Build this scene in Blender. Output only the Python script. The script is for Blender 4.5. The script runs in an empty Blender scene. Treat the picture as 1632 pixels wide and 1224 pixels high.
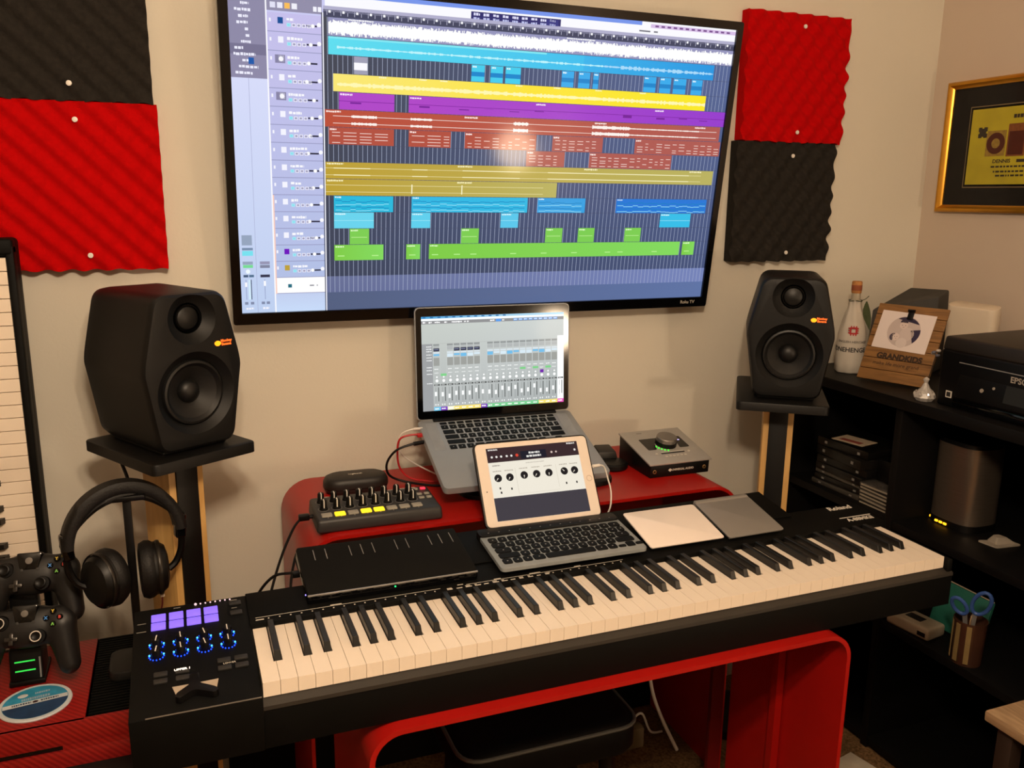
import bpy, bmesh, math, random
from mathutils import Matrix, Vector, Euler

R = math.radians
G = 0.69                       # height of the piano key tops above the carpet
scene = bpy.context.scene
col = scene.collection
random.seed(7)

# ---------------------------------------------------------------- camera, light, exposure
cam_d = bpy.data.cameras.new('camera'); cam = bpy.data.objects.new('camera', cam_d); col.objects.link(cam)
cam.location = (-0.0702, -1.0874, 0.6445 + G)
cam.rotation_euler = (1.354685, -0.011009, -0.371169)
cam_d.sensor_width = 36; cam_d.lens = 1363.25 / 1632 * 36
cam_d.clip_start = 0.02
scene.camera = cam

world = bpy.data.worlds.new('world'); scene.world = world; world.use_nodes = True
world.node_tree.nodes['Background'].inputs[0].default_value = (0.9, 0.8, 0.7, 1)
world.node_tree.nodes['Background'].inputs[1].default_value = 0.0
LAMP = (0.03, -1.03, 1.17)     # pendant lamp above the photographer
LAMP_W = 78.0
GLOBE = (1.618, -1.82, 0.219)    # globe lamp mirrored in the television
GLOBE_R = 72.0
LAMP_COL = (1.0, 0.77, 0.545)
vs = scene.view_settings
vs.view_transform = 'Standard'; vs.look = 'None'; vs.gamma = 1; vs.use_curve_mapping = False
vs.exposure = 0.0

# ---------------------------------------------------------------- colour and material helpers
def lin(c):
    if isinstance(c, str): c = tuple(int(c[i:i+2], 16) for i in (0, 2, 4))
    o = []
    for v in c[:3]:
        v = v / 255.0
        o.append(v / 12.92 if v <= 0.04045 else ((v + 0.055) / 1.055) ** 2.4)
    return tuple(o)

MATS = {}
def mat(name, c, rough=0.5, metal=0.0, spec=0.5, var=0.08, vscale=30.0, bump=0.0, bscale=200.0, emit=None, estr=1.0, coat=0.0, trans=0.0, alpha=1.0, stretch=None, sheen=0.0):
    if name in MATS: return MATS[name]
    m = bpy.data.materials.new(name); m.use_nodes = True
    nt = m.node_tree; b = nt.nodes['Principled BSDF']; L = nt.links.new
    rgb = lin(c)
    tc = nt.nodes.new('ShaderNodeTexCoord'); src = tc.outputs['Object']
    if stretch:
        mp = nt.nodes.new('ShaderNodeMapping'); mp.inputs['Scale'].default_value = stretch
        L(src, mp.inputs['Vector']); src = mp.outputs['Vector']
    nz = nt.nodes.new('ShaderNodeTexNoise'); nz.inputs['Scale'].default_value = vscale; nz.inputs['Detail'].default_value = 3
    L(src, nz.inputs['Vector'])
    rp = nt.nodes.new('ShaderNodeValToRGB')
    rp.color_ramp.elements[0].position = 0.3; rp.color_ramp.elements[1].position = 0.7
    rp.color_ramp.elements[0].color = tuple(v * (1 - var) for v in rgb) + (1,)
    rp.color_ramp.elements[1].color = tuple(min(1, v * (1 + var)) for v in rgb) + (1,)
    L(nz.outputs['Fac'], rp.inputs['Fac']); L(rp.outputs['Color'], b.inputs['Base Color'])
    b.inputs['Roughness'].default_value = rough; b.inputs['Metallic'].default_value = metal
    b.inputs['Specular IOR Level'].default_value = spec
    b.inputs['Coat Weight'].default_value = coat
    b.inputs['Transmission Weight'].default_value = trans
    b.inputs['Sheen Weight'].default_value = sheen
    b.inputs['Alpha'].default_value = alpha
    if bump:
        n2 = nt.nodes.new('ShaderNodeTexNoise'); n2.inputs['Scale'].default_value = bscale; n2.inputs['Detail'].default_value = 2
        L(src, n2.inputs['Vector'])
        bp = nt.nodes.new('ShaderNodeBump'); bp.inputs['Strength'].default_value = bump; bp.inputs['Distance'].default_value = 0.002
        L(n2.outputs['Fac'], bp.inputs['Height']); L(bp.outputs['Normal'], b.inputs['Normal'])
    if emit is not None:
        b.inputs['Emission Color'].default_value = lin(emit) + (1,); b.inputs['Emission Strength'].default_value = estr
    MATS[name] = m
    return m

def wood_mat(name, c1, c2, scale=6.0, stretch=(1, 1, 8), rough=0.5):
    if name in MATS: return MATS[name]
    m = bpy.data.materials.new(name); m.use_nodes = True
    nt = m.node_tree; b = nt.nodes['Principled BSDF']; L = nt.links.new
    tc = nt.nodes.new('ShaderNodeTexCoord'); mp = nt.nodes.new('ShaderNodeMapping'); mp.inputs['Scale'].default_value = stretch
    L(tc.outputs['Object'], mp.inputs['Vector'])
    nz = nt.nodes.new('ShaderNodeTexNoise'); nz.inputs['Scale'].default_value = scale; nz.inputs['Detail'].default_value = 6; nz.inputs['Distortion'].default_value = 1.0
    L(mp.outputs['Vector'], nz.inputs['Vector'])
    rp = nt.nodes.new('ShaderNodeValToRGB'); rp.color_ramp.elements[0].position = 0.35; rp.color_ramp.elements[1].position = 0.65
    rp.color_ramp.elements[0].color = lin(c1) + (1,); rp.color_ramp.elements[1].color = lin(c2) + (1,)
    L(nz.outputs['Fac'], rp.inputs['Fac']); L(rp.outputs['Color'], b.inputs['Base Color'])
    b.inputs['Roughness'].default_value = rough
    MATS[name] = m
    return m

def carbon_mat(name, c1, c2, scale):
    m = bpy.data.materials.new(name); m.use_nodes = True
    nt = m.node_tree; b = nt.nodes['Principled BSDF']; L = nt.links.new
    tc = nt.nodes.new('ShaderNodeTexCoord')
    wv = nt.nodes.new('ShaderNodeTexWave'); wv.bands_direction = 'DIAGONAL'; wv.inputs['Scale'].default_value = scale
    L(tc.outputs['Object'], wv.inputs['Vector'])
    rp = nt.nodes.new('ShaderNodeValToRGB'); rp.color_ramp.elements[0].color = lin(c1) + (1,); rp.color_ramp.elements[1].color = lin(c2) + (1,)
    L(wv.outputs['Fac'], rp.inputs['Fac']); L(rp.outputs['Color'], b.inputs['Base Color'])
    b.inputs['Roughness'].default_value = 0.38
    MATS[name] = m
    return m

def canvas_mat(name, strength, emissive=True, spec=0.12):
    m = bpy.data.materials.new(name); m.use_nodes = True
    nt = m.node_tree; b = nt.nodes['Principled BSDF']
    at = nt.nodes.new('ShaderNodeAttribute'); at.attribute_name = 'ink'
    if emissive:
        b.inputs['Base Color'].default_value = (0.004, 0.004, 0.005, 1); b.inputs['Roughness'].default_value = 0.09
        b.inputs['Specular IOR Level'].default_value = spec
        nt.links.new(at.outputs['Color'], b.inputs['Emission Color']); b.inputs['Emission Strength'].default_value = strength
    else:
        nt.links.new(at.outputs['Color'], b.inputs['Base Color']); b.inputs['Roughness'].default_value = 0.55
    MATS[name] = m
    return m

# ---------------------------------------------------------------- mesh helpers
def smoothpath(pts, n=6):
    P = [Vector(p) for p in pts]
    if len(P) < 3: return P
    out = []
    for i in range(len(P) - 1):
        p0 = P[max(i-1, 0)]; p1 = P[i]; p2 = P[i+1]; p3 = P[min(i+2, len(P)-1)]
        for k in range(n):
            t = k / n
            out.append(0.5 * ((2*p1) + (p2-p0)*t + (2*p0-5*p1+4*p2-p3)*t*t + (3*p1-p0-3*p2+p3)*t*t*t))
    out.append(P[-1])
    return out

def roundpoly(pts, r, n=4):
    """round the corners of a 2D polygon; r a number or a list"""
    out = []; N = len(pts)
    for i in range(N):
        p = Vector(pts[i]); a = Vector(pts[i-1]); b = Vector(pts[(i+1) % N])
        rr = r[i] if isinstance(r, (list, tuple)) else r
        if rr <= 0: out.append(tuple(p)); continue
        da = (a - p); db = (b - p)
        la = min(rr, da.length * 0.49); lb = min(rr, db.length * 0.49)
        s = p + da.normalized() * la; e = p + db.normalized() * lb
        for k in range(n + 1):
            t = k / n
            q = s.lerp(p, t).lerp(p.lerp(e, t), t)
            out.append((q.x, q.y))
    return out

def rrect(w, h, r, cx=0, cy=0, n=5):
    return roundpoly([(cx-w/2, cy-h/2), (cx+w/2, cy-h/2), (cx+w/2, cy+h/2), (cx-w/2, cy+h/2)], r, n)

class MB:
    def __init__(s): s.bm = bmesh.new()
    def _join(s, b, mx=None):
        me = bpy.data.meshes.new('tmp'); b.to_mesh(me); b.free()
        if mx is not None: me.transform(mx)
        s.bm.from_mesh(me); bpy.data.meshes.remove(me)
        return s
    def box(s, x0, x1, y0, y1, z0, z1, bev=0, seg=2, mx=None):
        b = bmesh.new(); bmesh.ops.create_cube(b, size=1)
        for v in b.verts:
            v.co = Vector(((x0+x1)/2 + v.co.x*(x1-x0), (y0+y1)/2 + v.co.y*(y1-y0), (z0+z1)/2 + v.co.z*(z1-z0)))
        if bev: bmesh.ops.bevel(b, geom=b.edges[:], offset=bev, segments=seg, profile=0.5, affect='EDGES')
        return s._join(b, mx)
    def hexa(s, v8, bev=0, seg=2, mx=None):
        """v8: bottom 4 (ccw from above) then top 4"""
        b = bmesh.new(); v = [b.verts.new(p) for p in v8]
        for f in ((3,2,1,0),(4,5,6,7),(0,1,5,4),(1,2,6,5),(2,3,7,6),(3,0,4,7)): b.faces.new([v[i] for i in f])
        if bev: bmesh.ops.bevel(b, geom=b.edges[:], offset=bev, segments=seg, profile=0.5, affect='EDGES')
        return s._join(b, mx)
    def prism(s, pts, z0, z1, mx=None, top=None, bev=0):
        """polygon in xy (ccw) from z0 to z1; top = other outline for the upper end; bev chamfers the upper rim"""
        b = bmesh.new(); n = len(pts); T = top or pts
        rings = [[(p[0], p[1], z0) for p in pts]]
        if bev:
            cx = sum(p[0] for p in T)/n; cy = sum(p[1] for p in T)/n
            ext = max(max(abs(p[0]-cx), abs(p[1]-cy)) for p in T)
            k1 = 1 - bev/ext
            rings.append([(p[0], p[1], z1-bev) for p in T])
            rings.append([(cx+(p[0]-cx)*(1-0.3*bev/ext), cy+(p[1]-cy)*(1-0.3*bev/ext), z1-bev*0.3) for p in T])
            rings.append([(cx+(p[0]-cx)*k1, cy+(p[1]-cy)*k1, z1) for p in T])
        else: rings.append([(p[0], p[1], z1) for p in T])
        vr = [[b.verts.new(p) for p in r] for r in rings]
        for a, c in zip(vr, vr[1:]):
            for i in range(n): b.faces.new((a[i], a[(i+1) % n], c[(i+1) % n], c[i]))
        b.faces.new(vr[0][::-1]); b.faces.new(vr[-1])
        bmesh.ops.recalc_face_normals(b, faces=b.faces[:])
        return s._join(b, mx)
    def loft(s, rings, cap=True, closed=True, mx=None):
        b = bmesh.new(); vr = [[b.verts.new(p) for p in r] for r in rings]; n = len(rings[0])
        for a, c in zip(vr, vr[1:]):
            for i in range(n if closed else n-1): b.faces.new((a[i], a[(i+1) % n], c[(i+1) % n], c[i]))
        if cap and closed: b.faces.new(vr[0][::-1]); b.faces.new(vr[-1])
        bmesh.ops.recalc_face_normals(b, faces=b.faces[:])
        return s._join(b, mx)
    def lathe(s, prof, seg=32, mx=None, sx=1, sy=1):
        """profile [(r,z)] around z"""
        b = bmesh.new(); rings = []
        for r, z in prof:
            if r < 1e-6: rings.append([b.verts.new((0, 0, z))])
            else: rings.append([b.verts.new((r*math.cos(2*math.pi*i/seg)*sx, r*math.sin(2*math.pi*i/seg)*sy, z)) for i in range(seg)])
        for a, c in zip(rings, rings[1:]):
            for i in range(seg):
                j = (i+1) % seg
                if len(a) == 1 and len(c) == 1: continue
                if len(a) == 1: b.faces.new((a[0], c[i], c[j]))
                elif len(c) == 1: b.faces.new((a[i], a[j], c[0]))
                else: b.faces.new((a[i], a[j], c[j], c[i]))
        bmesh.ops.recalc_face_normals(b, faces=b.faces[:])
        return s._join(b, mx)
    def cyl(s, p0, p1, r0, r1=None, seg=20, bev=0):
        p0 = Vector(p0); p1 = Vector(p1); r1 = r0 if r1 is None else r1
        d = p1 - p0; h = d.length
        mx = Matrix.Translation(p0) @ d.to_track_quat('Z', 'Y').to_matrix().to_4x4()
        if bev: prof = [(0, 0), (r0-bev, 0), (r0, bev), (r1, h-bev), (r1-bev, h), (0, h)]
        else: prof = [(0, 0), (r0, 0), (r1, h), (0, h)]
        return s.lathe(prof, seg, mx)
    def sphere(s, c, rx, ry=None, rz=None, seg=20, rings=12, mx=None):
        ry = rx if ry is None else ry; rz = rx if rz is None else rz
        b = bmesh.new(); bmesh.ops.create_uvsphere(b, u_segments=seg, v_segments=rings, radius=1)
        for v in b.verts: v.co = Vector((c[0]+v.co.x*rx, c[1]+v.co.y*ry, c[2]+v.co.z*rz))
        return s._join(b, mx)
    def tube(s, pts, r, seg=8, smooth=6, closed=False):
        P = smoothpath(pts, smooth) if smooth else [Vector(p) for p in pts]
        b = bmesh.new(); rings = []
        t0 = (P[1]-P[0]).normalized(); nrm = t0.orthogonal().normalized()
        for i, p in enumerate(P):
            if closed: t = (P[(i+1) % len(P)] - P[i-1]).normalized()
            else: t = (P[min(i+1, len(P)-1)] - P[max(i-1, 0)]).normalized()
            nrm = (nrm - t * nrm.dot(t)).normalized(); bi = t.cross(nrm)
            rr = r(i/(len(P)-1)) if callable(r) else r
            rings.append([b.verts.new(p + (nrm*math.cos(2*math.pi*k/seg) + bi*math.sin(2*math.pi*k/seg))*rr) for k in range(seg)])
        pairs = list(zip(rings, rings[1:])) + ([(rings[-1], rings[0])] if closed else [])
        for a, c in pairs:
            for k in range(seg): b.faces.new((a[k], a[(k+1) % seg], c[(k+1) % seg], c[k]))
        if not closed: b.faces.new(rings[0][::-1]); b.faces.new(rings[-1])
        bmesh.ops.recalc_face_normals(b, faces=b.faces[:])
        return s._join(b)
    def mesh(s, name='mesh', smooth=True, ang=35):
        me = bpy.data.meshes.new(name); s.bm.to_mesh(me); s.bm.free()
        if smooth:
            me.shade_smooth(); me.set_sharp_from_angle(angle=R(ang))
        return me
    def out(s, name, m, parent=None, mx=None, smooth=True, ang=35):
        return link(name, s.mesh(name, smooth, ang), m, parent, mx)

def link(name, me, m, parent=None, mx=None):
    if m is not None and not me.materials: me.materials.append(m)
    o = bpy.data.objects.new(name, me); col.objects.link(o)
    if parent is not None:
        o.parent = parent
        if mx is not None: o.matrix_local = mx
    else:
        o.matrix_world = Matrix.Translation((0, 0, G)) @ (mx if mx is not None else Matrix.Identity(4))
    return o

def tag(o, label, cat, group=None, kind=None):
    if label: o['label'] = label
    if cat: o['category'] = cat
    if group: o['group'] = group
    if kind: o['kind'] = kind
    return o

def thing(name, label, cat, loc=(0, 0, 0), rot=(0, 0, 0), group=None):
    o = bpy.data.objects.new(name, None); col.objects.link(o)
    o.empty_display_size = 0.05
    o.location = (loc[0], loc[1], loc[2] + G); o.rotation_euler = rot
    return tag(o, label, cat, group)

def struct(name, mb, m, smooth=False):
    o = mb.out(name, m, smooth=smooth); o['kind'] = 'structure'; return o

def T(x, y, z): return Matrix.Translation((x, y, z))
def RX(a): return Matrix.Rotation(R(a), 4, 'X')
def RY(a): return Matrix.Rotation(R(a), 4, 'Y')
def RZ(a): return Matrix.Rotation(R(a), 4, 'Z')

def text(name, body, size, m, parent, mx, align='CENTER', ext=0.0002, bold=0.0, sx=1.0):
    cu = bpy.data.curves.new('txt', 'FONT'); cu.body = body; cu.size = size; cu.align_x = align; cu.align_y = 'CENTER'
    cu.extrude = ext; cu.offset = bold; cu.resolution_u = 3
    o = bpy.data.objects.new('txt', cu); col.objects.link(o)
    dg = bpy.context.evaluated_depsgraph_get()
    me = bpy.data.meshes.new_from_object(o.evaluated_get(dg))
    bpy.data.objects.remove(o); bpy.data.curves.remove(cu)
    me.materials.clear()
    if sx != 1.0: me.transform(Matrix.Diagonal((sx, 1, 1, 1)))
    return link(name, me, m, parent, mx)

def evaluated(me, mods):
    """run modifiers over a mesh and give the result back; mods: list of functions(obj)"""
    o = bpy.data.objects.new('tmpobj', me); col.objects.link(o)
    extra = []
    for f in mods:
        e = f(o)
        if e is not None: extra.append(e)
    dg = bpy.context.evaluated_depsgraph_get(); dg.update()
    res = bpy.data.meshes.new_from_object(o.evaluated_get(dg))
    for e in extra: bpy.data.objects.remove(e)
    bpy.data.objects.remove(o)
    return res
def m_remesh(v):
    def f(o): x = o.modifiers.new('r', 'REMESH'); x.mode = 'VOXEL'; x.voxel_size = v
    return f
def m_smooth(n, k=0.5):
    def f(o): x = o.modifiers.new('s', 'SMOOTH'); x.iterations = n; x.factor = k
    return f
def m_cut(cutter):
    def f(o):
        c = bpy.data.objects.new('cut', cutter); col.objects.link(c)
        x = o.modifiers.new('b', 'BOOLEAN'); x.operation = 'DIFFERENCE'; x.solver = 'EXACT'; x.object = c
        return c
    return f

class Canvas:
    """flat print made of coloured rectangles; u to the right, v downwards, both 0..1; local plane xz facing -y"""
    def __init__(s, w, h): s.w = w; s.h = h; s.v = []; s.f = []; s.c = []
    def quad(s, p, c, layer=0):
        n = len(s.v)
        for u, v in p: s.v.append(((u-0.5)*s.w, -0.00012*layer, (0.5-v)*s.h))
        s.f.append(tuple(range(n, n+len(p))))
        if c and isinstance(c[0], (tuple, list, str)): s.c += [lin(x) for x in c]
        else: s.c += [lin(c)] * len(p)
    def rect(s, u0, v0, u1, v1, c, layer=0, c2=None):
        if c2 is None: s.quad([(u0, v1), (u1, v1), (u1, v0), (u0, v0)], c, layer)
        else: s.quad([(u0, v1), (u1, v1), (u1, v0), (u0, v0)], [c, c2, c2, c], layer)
    def vgrad(s, u0, v0, u1, v1, ct, cb, layer=0):
        s.quad([(u0, v1), (u1, v1), (u1, v0), (u0, v0)], [cb, cb, ct, ct], layer)
    def disc(s, u, v, r, c, layer=0, n=14, a0=0, a1=360):
        k = s.w / s.h
        s.quad([(u + r*math.cos(R(a0+(a1-a0)*i/n)), v - r*k*math.sin(R(a0+(a1-a0)*i/n))) for i in range(n if a1-a0 >= 360 else n+1)], c, layer)
    def dashes(s, u, v, w, h, c, layer=2, seed=0):
        rnd = random.Random(seed + int(u*1e4) + int(v*1e4)); x = u
        while x < u + w:
            d = rnd.uniform(0.35, 1.0) * h * s.h / s.w * 1.3
            s.rect(x, v + h*rnd.uniform(0, .2), min(x + d, u+w), v + h*rnd.uniform(.8, 1), c, layer); x += d * 1.25
    def out(s, name, m, parent, mx=None):
        me = bpy.data.meshes.new(name); me.from_pydata(s.v, [], s.f)
        a = me.color_attributes.new('ink', 'FLOAT_COLOR', 'CORNER'); k = 0
        for f in me.polygons:
            for li in f.loop_indices:
                a.data[li].color = s.c[me.loops[li].vertex_index] + (1,)
        return link(name, me, m, parent, mx)

# ---------------------------------------------------------------- materials
wall_m = mat('wall_paint', (212, 206, 192), 0.85, var=0.02, vscale=3, bump=0.12, bscale=160, spec=0.2)
wallr_m = mat('wall_paint_side', (202, 186, 170), 0.85, var=0.02, vscale=3, bump=0.12, bscale=160, spec=0.2)
far_m = mat('far_wall_paint', (160, 148, 132), 0.85, var=0.02)
ceil_m = mat('ceiling_paint', (222, 216, 206), 0.9, var=0.02)
carpet_m = mat('carpet', (112, 86, 58), 1.0, var=0.45, vscale=160, bump=1.0, bscale=220, spec=0.0)
black_m = mat('black_plastic', (8, 7, 7), 0.42, spec=0.25, var=0.15)
blackm_m = mat('black_matte', (7, 7, 6), 0.6, spec=0.13, var=0.15, bump=0.1, bscale=900)
gloss_m = mat('black_gloss', (5, 5, 6), 0.08, spec=0.5, var=0.05)
dark_m = mat('dark_grey', (36, 35, 34), 0.5, var=0.1)
red_m = mat('red_laminate', (164, 18, 12), 0.38, spec=0.45, var=0.05, vscale=8)
white_m = mat('white_plastic', (225, 220, 212), 0.35, var=0.03)
ivory_m = mat('white_key', (236, 222, 204), 0.3, var=0.015)
bkey_m = mat('black_key', (18, 17, 16), 0.36, var=0.1, spec=0.5)
alu_m = mat('aluminium', (165, 164, 162), 0.38, metal=0.6, var=0.03)
space_m = mat('grey_aluminium', (112, 113, 116), 0.42, metal=0.45, var=0.03)
print_m = mat('white_print', (205, 198, 186), 0.6, var=0.02)
dimprint_m = mat('grey_print', (120, 116, 108), 0.6, var=0.02)
pine_m = wood_mat('pine', (196, 150, 84), (222, 180, 112), 5, (6, 6, 0.6))
blkwood_m = mat('black_woodgrain', (8, 7, 6), 0.5, spec=0.3, var=0.3, vscale=12, stretch=(1, 1, 6))
# ================================================================ the room
WY = 0.76; WX = 1.87; FZ = -G; CZ = 1.72
struct('wall_back', MB().box(-1.8, WX+0.1, WY, WY+0.1, FZ, CZ), wall_m)
struct('wall_right', MB().box(WX, WX+0.1, -3.0, WY, FZ, CZ), wallr_m)
struct('wall_left', MB().box(-1.9, -1.8, -3.0, WY+0.1, FZ, CZ), far_m)
struct('wall_front', MB().box(-1.9, WX+0.1, -3.1, -3.0, FZ, CZ), far_m)
struct('floor', MB().box(-1.9, WX+0.1, -3.1, WY+0.1, FZ-0.05, FZ), carpet_m)
struct('ceiling', MB().box(-1.9, WX+0.1, -3.1, WY+0.1, CZ, CZ+0.05), ceil_m)
base_m = mat('baseboard_white', (205, 196, 182), 0.5, var=0.02)
struct('baseboard_back', MB().box(-1.8, WX, WY-0.014, WY, FZ, FZ+0.09, 0.003), base_m)
struct('baseboard_right', MB().box(WX-0.014, WX, -3.0, WY-0.014, FZ, FZ+0.09, 0.003), base_m)

# the pendant lamp that lights the room (above the photographer)
lampt = thing('pendant_lamp', 'three-bulb pendant lamp hanging from the ceiling', 'lamp', (LAMP[0], LAMP[1], CZ))
brass = mat('lamp_brass', (150, 120, 70), 0.3, metal=0.9)
lz = LAMP[2] - CZ
MB().lathe([(0, 0), (0.06, 0), (0.06, -0.015), (0.02, -0.03), (0, -0.03)], 28).out('ceiling_plate', brass, lampt)
MB().cyl((0, 0, -0.02), (0, 0, lz+0.16), 0.008, seg=12).lathe([(0, lz+0.19), (0.03, lz+0.18), (0.035, lz+0.15), (0, lz+0.14)], 20).out('rod', brass, lampt)
ld = bpy.data.lights.new('lamp_bulb', 'POINT'); ld.energy = LAMP_W / 3; ld.color = LAMP_COL; ld.shadow_soft_size = 0.045
for k in range(3):
    lo = bpy.data.objects.new('lamp_bulb', ld); col.objects.link(lo); lo.parent = lampt
    bx_, by_ = 0.12*math.cos(R(30+120*k)), 0.12*math.sin(R(30+120*k))
    lo.location = (bx_, by_, lz)
    MB().tube([(0, 0, lz+0.155), (bx_*0.6, by_*0.6, lz+0.165), (bx_, by_, lz+0.14), (bx_, by_, lz+0.10)], 0.006, 8).lathe([(0.02, 0.10), (0.024, 0.075), (0, 0.075)], 16, T(bx_, by_, lz)).out('lamp_arm', brass, lampt)

gt = thing('globe_lamp', 'glowing globe floor lamp standing by the side wall', 'lamp', (GLOBE[0], GLOBE[1], FZ))
MB().lathe([(0, 0), (0.13, 0), (0.13, 0.015), (0.02, 0.03), (0.011, 0.05), (0.011, GLOBE[2]-FZ-0.10), (0.03, GLOBE[2]-FZ-0.09), (0, GLOBE[2]-FZ-0.085)], 28).out('stem', brass, gt)
MB().sphere((0, 0, GLOBE[2]-FZ), 0.10, seg=28, rings=16).out('globe', mat('globe_glow', (255, 235, 205), 0.4, var=0.0, emit=(255, 226, 190), estr=GLOBE_R), gt)

# ================================================================ television on the wall
tvt = thing('television', 'large wall television showing a colourful music arrangement', 'television', (0.590, 0.671, 0.710), (0.1315, 0, 0))
SW, SH = 1.085, 0.610
bz = 0.019; bb = 0.024
fr = MB()
def frame_ring(mb, w, h, l, r, t, b, y0, y1, lip=0.004):
    out = rrect(w+l+r, h+t+b, 0.006, (r-l)/2, (t-b)/2, 3); inn = rrect(w, h, 0.0005, 0, 0, 3)
    n = len(out)
    rings = [[(p[0], y1, p[1]) for p in out], [(p[0], y0+lip, p[1]) for p in out], [(p[0]*0.998, y0, p[1]*0.998) for p in out],
             [(p[0], y0+0.001, p[1]) for p in inn], [(p[0], y0+0.008, p[1]) for p in inn]]
    mb.loft(rings, cap=False)
frame_ring(fr, SW, SH, bz, bz-0.003, 0.018, bb, -0.006, 0.030)
fr.out('bezel', gloss_m, tvt)
MB().hexa([(-0.55, 0.004, -0.325), (0.55, 0.004, -0.325), (0.50, 0.038, -0.24), (-0.50, 0.038, -0.24),
           (-0.55, 0.004, 0.320), (0.55, 0.004, 0.320), (0.50, 0.038, 0.27), (-0.50, 0.038, 0.27)], 0.004).out('back_shell', blackm_m, tvt)
MB().box(-0.2, 0.2, 0.020, 0.0885, -0.06, 0.10, 0.002).out('wall_bracket', dark_m, tvt, Matrix.Rotation(-0.1315, 4, 'X'))
text('lettering', 'Roku TV', 0.011, print_m, tvt, T(0.502, -0.0064, -SH/2-0.011) @ RX(90))
# picture on the screen
cv = Canvas(SW, SH)
LV0, LP = 0.071, 0.0542
cv.vgrad(0, 0, 1, 1, (205, 205, 245), (170, 185, 225), 0)                               # window chrome
cv.rect(0.16, 0, 1, 0.062, (250, 250, 255), 1)
cv.rect(0.2, -0.0, 0.78, 0.012, (120, 150, 235), 2)
cv.rect(0.80, 0.006, 1.0, 0.018, (215, 190, 230), 2)
for i in range(13): cv.rect(0.81+i*0.014, 0.009, 0.818+i*0.014, 0.015, (120, 80, 140), 3)
cv.rect(0.425, 0.018, 0.605, 0.045, (52, 50, 110), 2)                                    # transport display
for i in range(9):
    cv.dashes(0.43+i*0.019, 0.021, 0.012, 0.009, (225, 225, 255), 3, i); cv.dashes(0.43+i*0.019, 0.034, 0.012, 0.008, (190, 195, 240), 3, i+9)
cv.rect(0.575, 0.022, 0.60, 0.041, (60, 60, 130), 3)
cv.rect(0.775, 0.028, 0.80, 0.033, (120, 120, 130), 2); cv.rect(0.808, 0.028, 0.817, 0.033, (120, 120, 130), 2)
cv.rect(0.0, 0.0, 0.06, 0.262, (142, 138, 168), 1); cv.rect(0, 0.165, 0.06, 0.195, (120, 116, 146), 2)   # inspector
for i, (u, w) in enumerate(((.02,.02),(.021,.014),(.02,.014),(.01,.026),(.016,.016),(.013,.018),(.026,.006),(.027,.006),(.019,.016),(.008,.014),(.006,.036),(.02,.010),(.014,.032),(.008,.028))):
    cv.dashes(u, 0.012+i*0.0178, w, 0.009, (240, 240, 255), 3, i)
cv.rect(0.030, 0.203, 0.039, 0.222, (30, 90, 170), 4)
cv.vgrad(0, 0.262, 0.06, 1, (215, 220, 250), (190, 208, 240), 1)
cv.rect(0.0285, 0.262, 0.0292, 1, (165, 170, 205), 2)
cv.rect(0.060, 0, 0.0625, 1, (250, 250, 255), 3)
# channel strips
for (u0, v0, u1, v1, c) in ((.005,.742,.023,.775,(150,165,190)),(.005,.783,.024,.791,(120,140,170)),(.005,.793,.024,.809,(120,225,240)),(.005,.828,.023,.838,(150,165,190)),
                            (.0055,.839,.023,.849,(120,220,150)),(.0055,.872,.014,.880,(70,90,120)),(.0155,.872,.024,.880,(80,110,140)),(.0355,.828,.053,.838,(150,150,180)),(.0355,.840,.053,.850,(130,135,160)),
                            (.0355,.872,.0525,.881,(50,52,75)),(.018,.888,.0195,.955,(60,70,95)),(.0135,.888,.0175,.955,(210,235,250)),(.006,.963,.012,.972,(130,140,170)),(.0165,.963,.0225,.972,(130,140,170)),(.036,.963,.042,.972,(130,140,170)),(.045,.963,.051,.972,(130,140,170))):
    cv.rect(u0, v0, u1, v1, c, 2)
cv.disc(0.0138, 0.861, 0.004, (240, 250, 255), 3)
cv.rect(.009,.888,.010,.955,(140,150,190),2); cv.rect(.0425,.888,.0435,.955,(140,150,190),2)
cv.rect(.0075,.897,.0115,.912,(250,250,255),4); cv.rect(.041,.893,.045,.910,(250,250,255),4)
cv.dashes(.008,.982,.014,.007,(245,245,255),3); cv.dashes(.038,.982,.012,.007,(245,245,255),3)
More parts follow.
